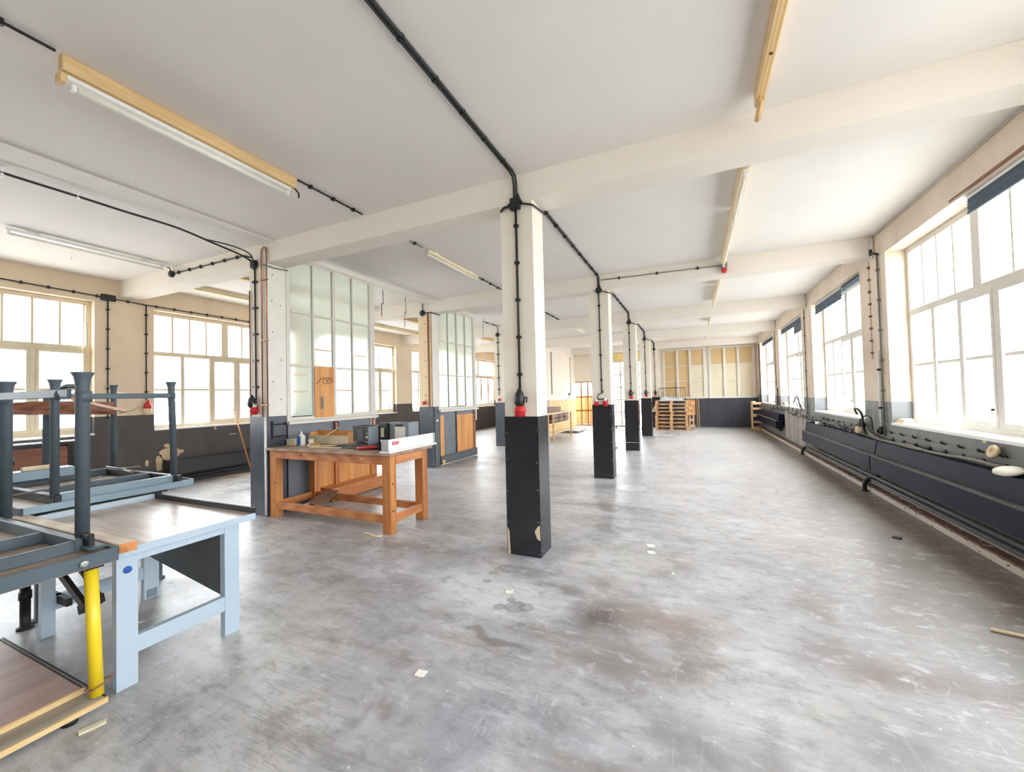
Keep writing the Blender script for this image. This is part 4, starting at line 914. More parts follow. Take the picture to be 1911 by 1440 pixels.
# second upturned table on the lower table behind
t = thing('grey_table', 'grey steel table standing upright behind the blue bench', 'table', (-4.8, 1.6, 0))
for x, y in ((-4.25, 1.25), (-4.25, 1.93), (-5.6, 1.25), (-5.6, 1.93)): MB().lathe([(.05, 0), (.05, .012), (.033, .02), (.033, .745)], (x, y, 0), (0, 0, 1), 14).build('leg', m_bluedk, t)
B(-5.75, -4.2, 1.12, 1.98, .745, .788).build('tabletop', m_dark, t)
t = thing('upturned_table', 'second upturned steel table, further back beside the blue bench', 'table', (-4.8, 1.6, .79))
B(-5.6, -4.03, 1.1, 2.085, .789, .802).build('board', m_btop, t); B(-5.59, -4.04, 1.11, 2.075, .802, .82).build('underside', inner, t)
BB(-4.03, -4.016, 1.1, 2.09, .789, .84).build('edge_angle', m_blueb, t); BB(-5.61, -5.6, 1.1, 2.09, .789, .84).build('edge_angle', m_blueb, t)
BB(-5.6, -4.03, 2.085, 2.099, .789, .84).build('edge_angle', m_bluedk, t); BB(-5.6, -4.03, 1.09, 1.103, .789, .84).build('edge_angle', m_bluedk, t)
for x in (-4.13, -4.5, -5.28): BB(x-.02, x+.02, 1.28, 2.0, .82, .885).build('frame_rail', m_blueb if x > -4.2 else m_bluedk, t)
for y in (1.27, 2.0): BB(-5.3, -4.05, y-.02, y+.02, .82, .884).build('frame_rail', m_dark, t)
lgs = [leg_flared(t, -4.10, 1.27, .86, 1.69, .024, m_bluedk), leg_flared(t, -4.13, 2.0, .86, 1.69, .024, m_bluedk, dx=-.05)]
leg_flared(t, -5.28, 2.04, .86, 1.70, .024, m_bluedk); leg_flared(t, -5.28, 1.27, .86, 1.70, .024, m_bluedk)
BB(-4.14, -4.12, 1.3, 1.97, 1.55, 1.59).build('tie_bar', m_bluedk, t)
for x, y, l_ in ((-4.175, 2.0, lgs[1]), (-4.10, 1.27, lgs[0])): MB().lathe([(.028, 0), (.028, .05)], (x, y, 1.545), (0, 0, 1), 14).build('collar', m_bluedk, l_)
o = BB(-5.22, -5.08, .85, 1.70, .886, .965).build('steel_box_beam', m_blueb); tag(o, 'light blue grey box beam lying across the upturned table', 'beam'); o['kind'] = 'thing'
t = thing('folding_leg_frame', 'pair of leaning grey legs standing behind the box beam', 'leg frame', (-5.65, 1.8, .82))
leg_flared(t, -5.42, 1.62, .821, 1.62, .024, m_bluedk, dx=.03); leg_flared(t, -5.48, 1.88, .821, 1.62, .024, m_bluedk, dx=.03, dy=.02)
BB(-5.5, -5.4, 1.58, 1.92, .8205, .85).build('base_rail', m_bluedk, t)
t = thing('brown_plank', 'reddish brown board hung across the upturned table legs', 'board', (-5.1, 1.6, 1.46))
MB().sheet([(-5.0, 1.0, 1.455), (-5.15, 2.0, 1.41), (-5.15, 2.0, 1.53), (-5.05, 1.5, 1.55), (-5.0, 1.0, 1.52)], (.018, .0, 0)).build('board', m_redwood, t)
MB().sheet([(-4.1, 1.35, 1.54), (-5.05, 2.03, 1.425), (-5.05, 2.03, 1.45), (-4.1, 1.35, 1.56)], (0, .02, 0)).build('batten', m_bx, t)
MB().tube([(-5.12, 2.02, 1.42), (-5.0, 2.08, 1.45), (-4.9, 2.1, 1.5), (-4.75, 2.1, 1.555)], .006, 6).build('cord', m_cream, t)
o = MB().lathe([(.02, 0), (.065, .0), (.07, .05), (.065, .08), (.02, .08), (.02, 0)], (-5.15, 1.33, 1.04), (.3, -1, .2), 14).build('tape_roll', m_blk); tag(o, 'black and silver tape roll lying on the box beam', 'tape')
o = BB(-5.17, -5.12, 1.40, 1.58, .9655, .995).build('sanding_block', m_cream); tag(o, 'beige block lying on the box beam beside the tape roll', 'block')
o = MB().tube([(-4.4, 1.05, .875), (-4.25, 1.3, .91), (-4.45, 1.55, .9), (-4.6, 1.7, .9)], .007).build('cable', m_gcable); tag(o, 'grey cable lying over the second upturned table', 'cable')
o = MB().tube([(-4.6, 1.9, .9), (-4.85, 1.95, .905), (-4.75, 2.02, .92), (-5.0, 1.99, .895), (-5.3, 2.0, .895)], .01).build('strap_loop', m_gcable); tag(o, 'grey webbing loop on the far end of the second upturned table', 'strap')
# boards bottom left
def fboard(lab, x1, y1, z0_, z1_, mt, x0_=-4.0, y0_=-.4):
    t = thing('stacked_board', lab, 'board', ((x0_+x1)/2, (y0_+y1)/2, z0_))
    BB(x0_, x1-.012, y0_, y1-.006, z0_, z1_).build('panel', mt, t); B(x1-.012, x1, y0_, y1, z0_+.0005, z1_).build('edge_band', m_pinew, t); B(x0_, x1-.012, y1-.006, y1, z0_, z1_-.0005).build('rear_edge', m_dark, t)
    return t
mgb = wood('weathered_board', srgb(176, 168, 152), srgb(132, 122, 108), 'y', .6, .3, 0)
mrb = wood('rosy_board', srgb(190, 160, 148), srgb(150, 120, 108), 'y', .4, .25, 0)
fboard('weathered lower board on the floor in the near left corner', -2.69, 1.02, .034, .06, mgb)
fboard('rosy brown upper board on the near left floor stack', -2.83, .985, .0615, .088, mrb, -3.95, -.4)
for i, (x, y) in enumerate(((-2.74, .9), (-2.74, -.2), (-3.9, .9), (-3.9, -.2))):
    o = MB().lathe([(.03, 0), (.03, .02), (.02, .033)], (x, y, 0), (0, 0, 1), 12).build('rubber_foot', m_blk); tag(o, ['black rubber foot under the board corner near the yellow leg', 'black rubber foot under the board edge closest to the camera', 'black rubber foot under the rear left board corner, by the dark table leg', 'black rubber foot under the front left board corner'][i], 'foot', 'feet under the board stack')

# ---------------------------------------------------------------- right wall: radiators, pipes, curb
def radiator(ya, yb, lab, side=1):
    t = thing('radiator', lab, 'radiator', (2.24, (ya+yb)/2, .34))
    mb = MB().hexa([(2.19, ya, .60), (XR-.005, ya, .60), (XR-.005, yb, .60), (2.19, yb, .60), (2.22, ya, .775), (XR-.005, ya, .775), (XR-.005, yb, .775), (2.22, yb, .775)]); mb.build('upper_panel', m_rad, t)
    BB(2.135, XR-.05, ya+.0, yb-.0, .365, .578).build('lower_panel', m_rad, t)
    BB(2.125, 2.30, ya-.002, yb+.002, .5785, .60).build('ledge', m_radedge, t)
    BB(2.2, 2.3, ya, ya+.05, .3, .365).build('bracket', m_dark, t)
    return t
radiator(3.2, 6.93, 'long navy radiator nearest the camera under the large window')
radiator(6.96, 10.66, 'long navy radiator under the second right window')
radiator(13.75, 17.55, 'navy radiator in the far right corner by the pine crate')
for i, (z, x) in enumerate(((.235, 2.29), (.165, 2.30))):
    t = thing('heating_pipe', ['upper grey heating pipe below the radiators', 'lower grey heating pipe below the radiators'][i], 'pipe', (x, 6, z))
    MB().cyl((x, 2.5, z), (x, 11.1, z), .024, 12).build('pipe', m_dkpanel, t)
for i, y in enumerate((7.45, 11.12)):
    t = thing('pipe_bracket', ['curved black pipe foot at the joint of the two long radiators', 'curved black pipe foot at the far end of the second radiator'][i], 'bracket', (2.24, y, 0))
    MB().tube([(2.22, y, .0), (2.22, y, .1), (2.245, y, .15), (2.3, y, .165), (XR-.01, y, .165)], .03, 10).build('bend', m_blk, t)
    MB().lathe([(.045, 0), (.045, .012), (.032, .014)], (2.22, y, 0), (0, 0, 1), 14).build('flange', m_blk, t)
t = thing('wall_boards', 'greyish brown vertical boards on the wall between the two radiators', 'cladding', (XR-.01, 12.2, .13))
for i in range(9):
    ya = 11.25+i*.27; BB(XR-.014-.004*(i % 2), XR-.001, ya+.006, ya+.264, .125, .985).build('board', plain('weathered_lining_%d' % i, srgb(150+7*(i % 3), 144+6*(i % 3), 138+5*(i % 3)), .6, var=.16, scale=9), t)
# cable clip rails under the window
def cliprail(y0_, y1_, lab, near):
    t = thing('clip_rail', lab, 'rail', (XR-.01, (y0_+y1_)/2, .76))
    n = int((y1_-y0_)/.3)
    for z in (.885, .755): B(XR-.008, XR-.001, y0_, y1_, z-.004, z+.004).build('wire_rail', m_pipe, t)
    for i in range(n):
        y = y0_+.15+i*.3
        MB().lathe([(.024, 0), (.024, .008), (.014, .012), (.006, .03)], (XR-.001, y, .81), (-1, 0, 0), 12).build('knob', m_blk, t)
        MB().tube([(XR-.01, y-.025, .89), (XR-.03, y-.02, .905), (XR-.035, y, .918), (XR-.03, y+.02, .905), (XR-.01, y+.025, .89)], .008, 6).build('clip', m_blk, t)
        MB().tube([(XR-.01, y-.02, .756), (XR-.028, y, .746), (XR-.01, y+.02, .756)], .007, 6).build('clip', m_blk, t)
cliprail(3.7, 7.0, 'row of black cable clips on the wall above the nearest radiator', True)
cliprail(7.9, 10.7, 'row of black cable clips above the second radiator', False)
o = MB().tube([(2.31, 7.55, .86), (2.29, 7.2, .80), (2.285, 6.8, .785), (2.285, 6.3, .745+.06), (2.285, 5.85, .79), (2.29, 5.45, .80), (2.29, 5.2, .815), (2.30, 4.7, .815), (2.30, 3.5, .80)], .016, 10).build('cable', m_gcable); tag(o, 'thick grey cable lying along the radiator under the large window', 'cable')
o = MB().tube([(2.31, 7.6, .84), (2.27, 7.2, .79), (2.262, 6.7, .788), (2.262, 6.2, .788), (2.27, 5.9, .79)], .01, 8).build('cable', m_gcable); tag(o, 'thinner grey cable hanging beside the thick one near the pier', 'cable')
t = thing('cream_plug', 'cream plug hanging in black cables on the pier', 'plug', (2.3, 7.72, .8))
MB().lathe([(.01, 0), (.05, .01), (.062, .05), (.05, .1), (.02, .12)], (2.28, 7.74, .80), (0, 0, 1), 16).build('body', m_cream, t)
MB().lathe([(.05, 0), (.055, .04), (.03, .09), (.02, .13)], (2.30, 7.74, .90), (0, 0, 1), 14).build('cap', m_crate, t)
o = MB().tube([(2.30, 7.9, 1.09), (2.25, 7.82, 1.17), (2.25, 7.68, 1.17), (2.27, 7.6, 1.08), (2.27, 7.58, .9), (2.28, 7.5, .80), (2.3, 7.4, .79)], .014, 8).build('cable', m_blk); tag(o, 'thick black cable curling up over the window sill edge at the pier', 'cable')
o = MB().tube([(2.29, 7.70, 1.0), (2.29, 7.62, .92), (2.29, 7.58, .86), (2.28, 7.45, .80), (2.28, 7.3, .79)], .012, 8).build('cable', m_cable); tag(o, 'black cable hanging beside the cream plug', 'cable')
o = MB().tube([(2.29, 7.6, 1.06), (2.28, 7.45, 1.09), (2.29, 7.33, 1.05), (2.3, 7.33, .9)], .01, 8).build('cable', m_cable); tag(o, 'thin black cable arching right of the cream plug', 'cable')
t = thing('wall_socket', 'round black wall socket at the foot of the white pipe', 'socket', (2.33, 7.15, .85)); MB().lathe([(.055, 0), (.055, .04), (.035, .055)], (XR-.001, 7.15, .9), (-1, 0, 0), 16).build('body', m_blk, t)
B(XR-.08, XR-.056, 7.12, 7.18, .87, .92).build('knob', m_blk, t)
run([(XR-.02, 7.15, .95), (XR-.02, 7.15, 2.0)], .014, 'white pipe down the near pier to the black socket', m=m_whitep, normal=(-1, 0, 0), clips=.35, cat='pipe', name='pipe')
run([(XR-.02, 7.05, .83), (XR-.02, 7.05, 3.3)], .011, 'grey conduit full height up the near pier', m=m_pipe, normal=(-1, 0, 0), clips=.4, cat='pipe', name='pipe', cm=m_pipe)
run([(XR-.008, 7.38, 3.3), (XR-.008, 7.38, 1.9)], .003, 'thin wire with short rungs on the near pier', m=m_hard, normal=(-1, 0, 0), clips=.17, cm=m_hard, wid=.06)
t = thing('cable_stub', 'short black valve at the head of the near pier', 'fitting', (2.3, 7.06, 3.3)); MB().cyl((XR-.001, 7.06, 3.31), (XR-.1, 7.0, 3.33), .014).build('stem', m_blk, t); MB().cyl((XR-.1, 7.0, 3.29), (XR-.1, 7.0, 3.37), .018).build('head', m_blk, t)
for k, (y, z0_, z1_, r, lab) in enumerate(((11.05, .9, 3.3, .011, 'dark conduit down the pier between second and third right windows'), (14.55, .9, 1.55, .014, 'short dark pipe on the pier before the far radiator'), (18.0, .95, 3.25, .013, 'dark pipe in the far right corner'), (14.7, 1.6, 3.3, .008, 'thin conduit up the pier before the far radiator'))):
    run([(XR-.025, y, z0_), (XR-.025, y, z1_)], r, lab, m=m_pipe if k == 0 else m_dark, normal=(-1, 0, 0), clips=.4 if r > .01 else 0, cat='pipe', name='pipe', cm=m_pipe)
# beam-end conduits on the right wall, ceiling edge wire
o = MB().tube([(XR-.012, 3.9, HC-.02), (XR-.012, 7.15, HC-.02)], .006, 6).build('ceiling_wire', m_frame); tag(o, 'cream wire in the corner of ceiling and right wall, nearest bay', 'wire')
for k in (1, 2, 3):
    o = MB().cyl((XR-.03, Yk(k)-.03, HB-.05), (XR-.03, Yk(k)-.03, HC-.002), .014).build('pipe', m_frame); tag(o, 'cream vertical pipe beside the %s beam end at the right wall' % ['', 'second', 'third', 'fourth'][k], 'pipe')
# tangled cables beyond
random.seed(3)
for j, (ya, yb, z, lab) in enumerate(((7.8, 11.3, .83, 'tangled black cable along the wall above the second radiator'), (8.2, 12.6, .86, 'tangled grey cable above the second radiator'), (11.0, 15.8, .90, 'tangled black cable across the vertical wall boards'), (11.6, 16.4, .99, 'tangled grey cable hanging across the vertical wall boards'))):
    n = int((yb-ya)/.22); P = [(XR-.05-.02*random.random(), ya+(yb-ya)*i/n, z+random.uniform(-.06, .06)) for i in range(n+1)]
    o = MB().tube(P, .011, 6).build('cable', m_gcable if j % 2 else m_cable); tag(o, lab, 'cable')
o = MB().tube([(2.32, 11.45, 1.0), (2.28, 11.5, 1.15), (2.27, 11.75, 1.3), (2.27, 12.1, 1.15)], .012, 6).build('cable', m_cable); tag(o, 'dark cable sticking up before the third right window', 'cable')
o = MB().tube([(2.30, 11.55, 1.02), (2.26, 11.5, 1.25), (2.26, 11.7, 1.38), (2.27, 11.95, 1.25), (2.28, 11.7, 1.1)], .008, 6).build('cable', m_cable); tag(o, 'thin looped cable at the third right window', 'cable')
t = thing('hand_brush', 'small hand brush with black handle on the second radiator', 'brush', (2.27, 9.9, .776)); BB(2.25, 2.29, 9.5, 9.85, .776, .80).build('handle', m_blk, t); BB(2.24, 2.30, 9.86, 10.05, .776, .83).build('head', m_whitep, t)
# pad, tape, sill parcel
t = thing('oval_pad', 'white oval pad resting on the nearest radiator', 'pad', (2.27, 4.6, .776))
MB().lathe([(.001, 0), (.07, .008), (.10, .025), (.095, .045), (.05, .06), (.001, .064)], (2.27, 4.56, .776), (-.25, 0, 1), 24).build('shell', m_paper, t)
for v in t.children: v.scale = (.8, 1.25, 1)
t = thing('masking_tape', 'beige ragged tape roll stuck on the wall clips', 'tape', (XR-.03, 4.85, .94)); MB().lathe([(.018, 0), (.055, 0), (.058, .025), (.05, .035), (.018, .03), (.018, 0)], (XR-.03, 4.83, .92), (-1, 0, .3), 14).build('roll', m_cream, t)
o = B(XR-.004, XR-.001, 5.0, 5.06, .975, 1.0).build('paper_scrap', m_cream); tag(o, 'small torn paper scrap on the wall left of the ragged tape', 'paper')
t = thing('paper_parcel', 'cream folded paper parcel on the sill at the far jamb of the large window', 'parcel', (2.45, 6.75, 1.03))
MB().hexa([(2.38, 6.62, 1.031), (2.5, 6.62, 1.031), (2.5, 6.85, 1.031), (2.38, 6.85, 1.031), (2.40, 6.64, 1.08), (2.49, 6.63, 1.09), (2.49, 6.84, 1.085), (2.41, 6.83, 1.08)]).build('wrapping', m_cream, t)
B(2.39, 2.5, 6.7, 6.705, 1.08, 1.092).build('fold', m_paper, t)
t = thing('white_clamp', 'white ring fitting on the sill of the third right window', 'fitting', (2.4, 14.0, 1.03)); BB(2.37, 2.44, 13.7, 14.1, 1.031, 1.13).build('body', m_whitep, t); B(2.365, 2.37, 13.85, 13.95, 1.06, 1.11).build('hole', m_dark, t)

# blinds
def blind(ya, yb, z0_, z1_, lab, x=2.41, folds=5):
    t = thing('window_blind', lab, 'blind', (x, (ya+yb)/2, z0_))
    MB().cyl((x+.02, ya, z1_-.01), (x+.02, yb, z1_-.01), .022, 12).build('roller', m_whitep, t)
    poly = []; n = 12
    for i in range(n+1):
        z = z1_-.03-(z1_-.03-z0_)*i/n; poly.append((x+.008*math.sin(i*PI*folds/n*2), z))
    mb = MB(); k = len(mb.v)
    for d in (0, .004):
        for (a, z) in poly: mb.v += [Vector((a+d, ya+.01, z)), Vector((a+d, yb-.01, z))]
    m_ = 2*(n+1)
    for i in range(n):
        mb.f.append([2*i, 2*i+1, 2*i+3, 2*i+2]); mb.f.append([m_+2*i+2, m_+2*i+3, m_+2*i+1, m_+2*i]); mb.sm += [True, True]
    mb.f.append([0, m_, m_+1, 1]); mb.sm.append(False); e = 2*n
    mb.f.append([e+1, m_+e+1, m_+e, e]); mb.sm.append(False)
    mb.build('cloth', m_blind, t)
    BB(x-.006, x+.014, ya+.005, yb-.005, z0_-.016, z0_).build('bottom_rail', m_blind, t)
    return t
blind(4.1, 5.22, 3.12, 3.275, 'broad slate blue blind rolled up at the large near window')
blind(8.78, 10.44, 3.08, 3.27, 'slate blue blind part hanging lower at the second window', folds=3)
t = thing('striped_blind', 'rolled striped blind part at the near end of the second window', 'blind', (2.4, 8.3, 3.15))
for z in (3.26, 3.235, 3.2, 3.165): BB(2.39, 2.43, 7.82, 8.74, z-.012, z+.004).build('slat', m_blind if z < 3.25 else m_dark, t)
blind(11.6, 14.1, 3.12, 3.27, 'slate blue blind at the third window')
o = B(2.40, 2.404, 11.6, 12.4, 2.90, 3.12).build('blind_flap', m_blind); tag(o, 'torn blind flap hanging at the third window', 'flap')
blind(15.4, 17.7, 3.14, 3.27, 'dark blind at the fourth window in the far corner')
o = BB(XR-.02, XR-.001, 3.9, 5.35, 3.285, 3.31).build('blind_batten', m_redwood); tag(o, 'brown batten above the broad blind of the large window', 'batten')

# ---------------------------------------------------------------- pallets
def pallet_proto(lab):
    t = thing('pallet', lab, 'pallet', (0, 0, 0), 'stacked pallets by the far wall')
    for i in range(5): BB(-.6, .6, -.4+i*.175, -.4+i*.175+.1, .122, .144).build('top_board', m_palwood, t)
    for x in (-.6, -.05, .5): BB(x, x+.1, -.4, .4, .1, .122).build('stringer', m_palwood, t)
    for x in (-.6, -.05, .5):
        for y in (-.4, -.05, .3): BB(x, x+.1, y, y+.1, .022, .1).build('block', m_palwood, t)
    for y in (-.4, -.05, .3): BB(-.6, .6, y, y+.1, 0, .022).build('bottom_board', m_palwood, t)
    return t
ords = ['bottom', 'second from the bottom', 'third from the bottom', 'fourth from the bottom', 'fourth from the top', 'third from the top', 'second from the top', 'topmost']
p0 = pallet_proto('wooden pallet, bottom of the stack by the far wall'); p0.location = (-.82, 17.4, 0)
for i in range(1, 8):
    copy_tree(p0, (-.82+random.uniform(-.03, .05), 17.4+random.uniform(-.03, .03), i*.1445), random.uniform(-.03, .03), label='wooden pallet, %s of the stack by the far wall' % ords[i])
mb = MB(); n = 20
m_bag = plain('pale_blue_plastic_sheet', srgb(206, 214, 226), .35, var=.08, scale=8, bs_=.4)
for i in range(n+1):
    for j in range(13):
        u, v = i/n, j/12; e = min(1, 5*u, 5*(1-u))*min(1, 4*v, 4*(1-v))
        mb.v.append(Vector((-1.3+.98*u, 17.05+.6*v, 1.158+e*(.09+.035*math.sin(7*u)+.02*math.sin(21*u+9*v)+.015*math.sin(33*v)))))
for i in range(n):
    for j in range(12): a = i*13+j; mb.f.append([a, a+13, a+14, a+1]); mb.sm.append(True)
o = mb.build('plastic_sheet', m_bag); tag(o, 'crumpled pale blue plastic sheet on top of the pallet stack', 'plastic sheet')
t = thing('metal_grille', 'dark metal railing with upright bars standing behind the pallet stack', 'railing', (-.8, 17.95, 0))
for z in (1.66, .5): BB(-1.34, -.3, 17.94, 17.96, z-.012, z+.012).build('rail', m_dark, t)
for i in range(12): MB().cyl((-1.33+i*.093, 17.95, 0 if i in (0, 11) else .5), (-1.33+i*.093, 17.95, 1.66), .009 if i in (0, 11) else .006, 6).build('bar', m_dark, t)
t = thing('leaning_pallet', 'pine pallet standing on edge right of the pallet stack', 'pallet', (-.1, 17.3, 0))
for i, z in enumerate((.12, .35, .58, .8, 1.0)): BB(-.2, .02-.03*(i % 2), 17.1, 17.12, z, z+.09).build('board', m_palwood, t)
for x in (-.19, -.06): BB(x, x+.05, 17.12, 17.2, 0, 1.1).build('stringer', m_palwood, t)
for i, pts in enumerate(([(-1.41, 17.05, .95), (-1.52, 16.9, .75), (-1.62, 16.8, .68), (-1.58, 16.8, .5), (-1.5, 16.8, .3)], [(-1.41, 17.05, .76), (-1.5, 16.9, .74), (-1.62, 16.8, .68)])):
    o = MB().tube(pts, .014, 6).build('white_strap', m_whitep); tag(o, ['white plastic strap hanging down left of the pallet stack', 'short white strap end pointing at the fourth pillar'][i], 'strap')
t = thing('pine_crate', 'slatted pine pallet standing upright in the far right corner', 'pallet', (2.15, 17.95, 0))
for i in range(3): BB(2.0, 2.02, 17.62+i*.16, 17.62+i*.16+.12, .02, 1.05).build('slat', m_pinew, t)
for z in (.0, .48, .97): BB(2.02, 2.12, 17.62, 18.06, z, z+.1).build('stringer', m_palwood, t)
for z in (.0, .25, .5, .75, .95): BB(2.0, 2.3, 17.58, 17.6, z, z+.08).build('slat', m_palwood, t)

# ---------------------------------------------------------------- far left table and mat
t = thing('shelf_table', 'long pale work table with drawers, seen just right of the nearest pillar', 'table', (-4.55, 13.1, 0))
B(-5.05, -4.12, 11.8, 14.5, .87, .91).build('tabletop', m_pinepale, t)
for x, y in ((-4.17, 11.85), (-4.17, 12.35), (-4.17, 14.4), (-5.0, 11.85), (-5.0, 14.4)): B(x, x+.05, y, y+.05, 0, .87).build('leg', m_pinew, t)
for z in (.22, .55): B(-5.0, -4.14, 11.9, 14.4, z, z+.025).build('shelf', m_pinepale, t)
for i in range(3):
    for j in range(2): B(-4.6, -4.16, 12.45+i*.62, 12.98+i*.62, .6+j*.14, .72+j*.14).build('drawer', m_hard, t)
t = thing('wooden_case', 'brown wooden case lying on the far work table', 'case', (-4.5, 13.2, .911)); BB(-4.75, -4.35, 12.4, 13.9, .911, 1.07).build('body', m_hard, t); B(-4.349, -4.345, 12.5, 13.8, .98, 1.0).build('seam', m_redwood, t)
t = thing('bench_vice', 'small rusty bench vice on the far work table', 'vice', (-4.9, 12.2, .911)); BB(-4.95, -4.85, 12.1, 12.3, .911, 1.05).build('body', m_dark, t); MB().cyl((-4.9, 12.0, 1.0), (-4.9, 12.4, 1.0), .02).build('screw', m_hard, t)
t = thing('floor_scale', 'low grey platform scale on the floor beyond the far work table', 'scale', (-4.5, 15.9, 0)); BB(-4.98, -4.1, 15.3, 16.5, .02, .07).build('platform', m_crate2, t); B(-4.9, -4.2, 15.4, 16.4, 0, .02).build('base', m_dark, t); B(-4.15, -4.12, 15.29, 15.3, .03, .06).build('badge', m_whitep, t)
run([(-5.13+.03, 17.9, 3.2), (-5.13+.03, 17.9, 1.5)], .02, 'cream pipe down the inner wall near the lattice door', m=m_frame, normal=(1, 0, 0), clips=0, cat='pipe', name='pipe')
run([(-5.13+.03, 15.2, 3.2), (-5.13+.03, 15.2, 1.5)], .015, 'grey conduit down the inner wall above the far work table', m=m_pipe, normal=(1, 0, 0), clips=0, cat='pipe', name='pipe')
t = thing('wall_plug', 'black plug with a slanting cord on the inner wall near the lattice door', 'plug', (-5.08, 17.6, 1.45)); BB(-5.12, -5.06, 17.55, 17.65, 1.45, 1.55).build('body', m_blk, t); MB().tube([(-5.07, 17.55, 1.45), (-5.06, 17.2, 1.3), (-5.06, 16.9, 1.25)], .01).build('cord', m_gcable, t)
t = thing('tube_rack', 'white tubular trolley frame standing before the tall glazed door', 'trolley', (-2.7, 17.6, 0))
MB().tube([(-3.05, 17.6, .1), (-3.05, 17.6, .9), (-2.95, 17.6, 1.1), (-2.6, 17.6, 1.15), (-2.4, 17.6, 1.1), (-2.35, 17.6, .1)], .018).build('hoop', m_whitep, t)
for x in (-2.8, -2.6): MB().cyl((x, 17.6, .12), (x, 17.6, 1.13), .014).build('bar', m_whitep, t)
B(-3.1, -2.3, 17.45, 17.75, .08, .12).build('deck', m_hard, t)
for x in (-3.05, -2.35):
    MB().lathe([(.05, -.02), (.05, .02)], (x, 17.5, .05), (1, 0, 0), 12).build('wheel', m_dark, t)
o = BB(-1.95, -1.82, 16.9, 17.1, 0, .1).build('small_crate', m_dark); tag(o, 'small dark crate on the floor beside the fourth pillar', 'crate')
o = BB(-2.2, -1.95, 11.15, 11.3, 0, .03).build('brick_piece', m_redwood); tag(o, 'small reddish wooden offcut on the floor left of the third pillar', 'offcut')

# ---------------------------------------------------------------- left wall things
for k, (a, b, lab) in enumerate(((-.1, 3.05, 'dark radiator under the window at the far left edge'), (4.15, 6.95, 'dark radiator at the foot of the left wall behind the leaning stick'), (7.7, 10.6, 'dark radiator on the left wall seen through the open frame'), (11.3, 14.2, 'dark radiator on the left wall seen past the second partition'))):
    t = thing('radiator', lab, 'radiator', (XL+.12, (a+b)/2, .2))
    zt_ = .98 if k == 0 else .46
    BB(XL+.02, XL+.2, a, b, zt_-.26, zt_-.02).build('lower_panel', m_radL, t); BB(XL+.005, XL+.22, a, b, zt_-.0195, zt_).build('top_plate', m_sill if k == 0 else m_radL, t)
    B(XL+.001, XL+.1, a+.1, a+.14, 0, zt_-.26).build('bracket', m_dark, t); B(XL+.001, XL+.1, b-.14, b-.1, 0, zt_-.26).build('bracket', m_dark, t)
    o = MB().cyl((XL+.12, a, .12), (XL+.12, b, .12), .035, 10).build('heating_pipe', m_radL); tag(o, 'black floor level pipe at the '+['window at the far left edge', 'left wall behind the leaning stick', 'wall seen through the open frame', 'wall seen past the second partition'][k], 'pipe')
t = thing('wooden_chest', 'reddish brown wooden panel below the window at the far left edge', 'panel', (XL+.3, 2.4, 0)); B(XL+.23, XL+.26, 1.6, 2.82, 0, .9).build('panel', m_redwood, t); B(XL+.22, XL+.27, 2.82, 2.86, 0, .92).build('post', m_dark, t)
t = thing('leaning_stick', 'thin wooden stick leaning on the left wall under the window', 'stick', (XL+.25, 5.4, 0)); MB().cyl((XL+.42, 5.50, .0), (XL+.02, 5.38, 1.36), .014, 8).build('pole', m_bz, t); MB().cyl((XL+.3, 5.0, .015), (XL+.55, 5.55, .015), .012, 8).build('lying_stick', m_pinew, t)
# peeled paint patches
m_bare = plain('bare_plaster', srgb(206, 182, 150), .85, var=.1, scale=12)
def patch(yc, zc, ry, rz, lab, seed, n=22):
    random.seed(seed); pts = []
    for i in range(n):
        a = 2*PI*i/n; q = .75+.3*random.random(); pts.append((XL+.001, yc+math.cos(a)*ry*q, zc+math.sin(a)*rz*q))
    o = MB().sheet(pts, (.004, 0, 0)).build('bare_patch', m_bare); tag(o, lab, 'plaster patch')
patch(4.26, .585, .21, .12, 'large patch of bare plaster where dark paint has peeled on the left wall', 2)
patch(4.08, .42, .055, .17, 'narrow peeled patch trailing down from the large one', 5)
patch(4.20, .73, .05, .04, 'small round peeled patch above the large one', 6)
patch(3.90, .45, .03, .07, 'small separate peeled fleck left of the large bare patch', 8)
patch(5.03, .98, .025, .03, 'tiny peeled fleck under the left window', 9)
o = B(XL+.001, XL+.006, 5.3, 5.45, .83, .84).build('paint_scrape', m_paper); tag(o, 'thin white scrape on the dark left wall by the stick', 'scrape')

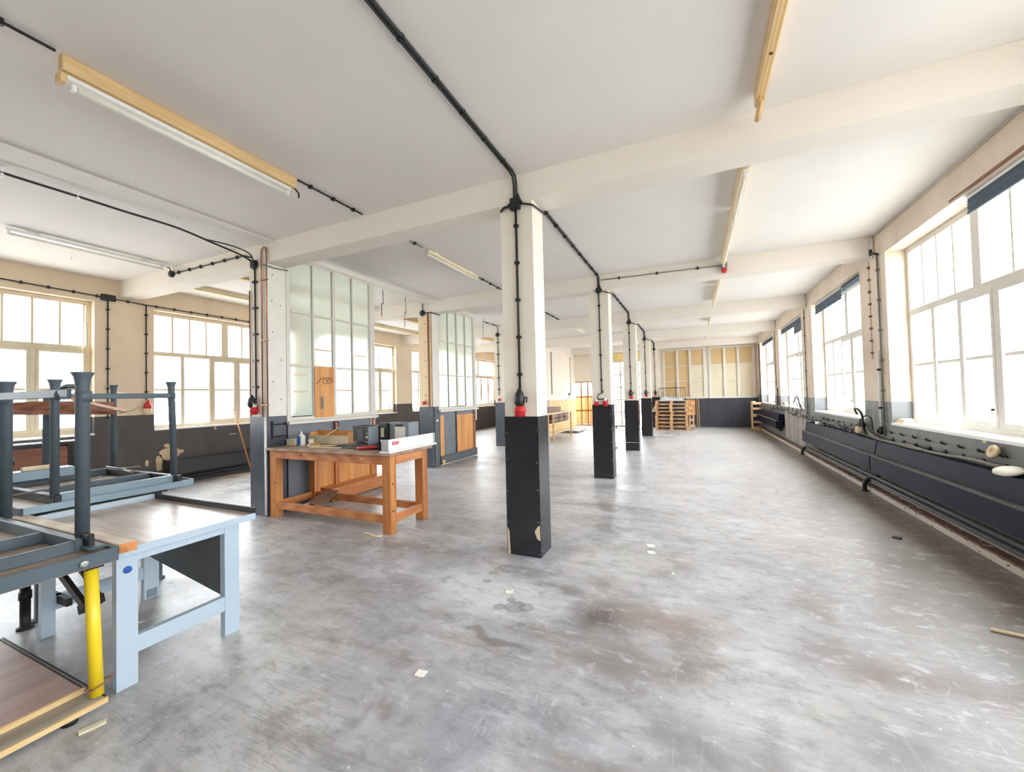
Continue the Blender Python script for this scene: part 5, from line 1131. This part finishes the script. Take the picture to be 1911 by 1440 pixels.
# ---------------------------------------------------------------- litter on the floor
def scrap(x, y, a, b, rz, m, lab, t_=.006, name='paper_scrap', cat='paper'):
    d = Vector((math.cos(rz), math.sin(rz), 0)); s = Vector((-math.sin(rz), math.cos(rz), 0))
    z = t_/2+.0005
    pts = [Vector((x, y, 0))+d*a*p+s*b*q for p, q in ((-.5, -.5), (.1, -.55), (.5, -.4), (.45, .1), (.52, .5), (-.1, .46), (-.48, .5), (-.52, 0))]
    o = MB().sheet([(p.x, p.y, .0008) for p in pts], (0, 0, t_)).build(name, m); return tag(o, lab, cat)
scrap(-1.40, 1.815, .055, .05, .1, m_paper, 'square white paper scrap nearest the camera, left of centre')
scrap(-1.33, 2.82, .06, .045, .3, m_paper, 'white paper scrap beside the round oil stains')
for x, y, r, lab in ((-.43, 4.17, .045, 'oval white disc on the floor right of the nearest pillar, farther one'), (-.41, 4.0, .04, 'oval white disc on the floor right of the nearest pillar, nearer one')):
    o = MB().lathe([(r, 0), (r*.9, .004)], (x, y, .0008), (0, 0, 1), 14).build('white_disc', m_paper); tag(o, lab, 'disc')
o = MB().lathe([(.035, 0), (.04, .008), (.02, .014)], (1.79, 5.22, .0005), (0, 0, 1), 14).build('bottle_top', m_blk); tag(o, 'black cap lying on the floor near the radiators', 'cap')
o = MB().cyl((1.60, 3.45, .012), (2.0, 3.36, .012), .011, 8).build('wooden_stick', m_cream); tag(o, 'pale wooden stick at the right edge of the floor', 'stick')
scrap(-2.60, .93, .09, .03, 1.3, m_tan2, 'grey crushed scrap beside the near left board stack', .01)
scrap(-2.28, .75, .012, .009, .6, m_paper, 'tiny white crumb on the near left floor', .006)
scrap(-3.53, 1.5, .05, .02, .5, m_paper, 'white fleck under the table with the yellow leg', .002)
scrap(-.2, 3.6, .02, .03, .2, m_paper, 'small white fleck in the middle of the aisle', .002)
scrap(1.4, 2.55, .035, .012, -.5, m_paper, 'white fleck on the near right floor', .002)
scrap(.55, 4.6, .05, .02, .1, m_cream, 'pale oval fleck in the window aisle', .002)
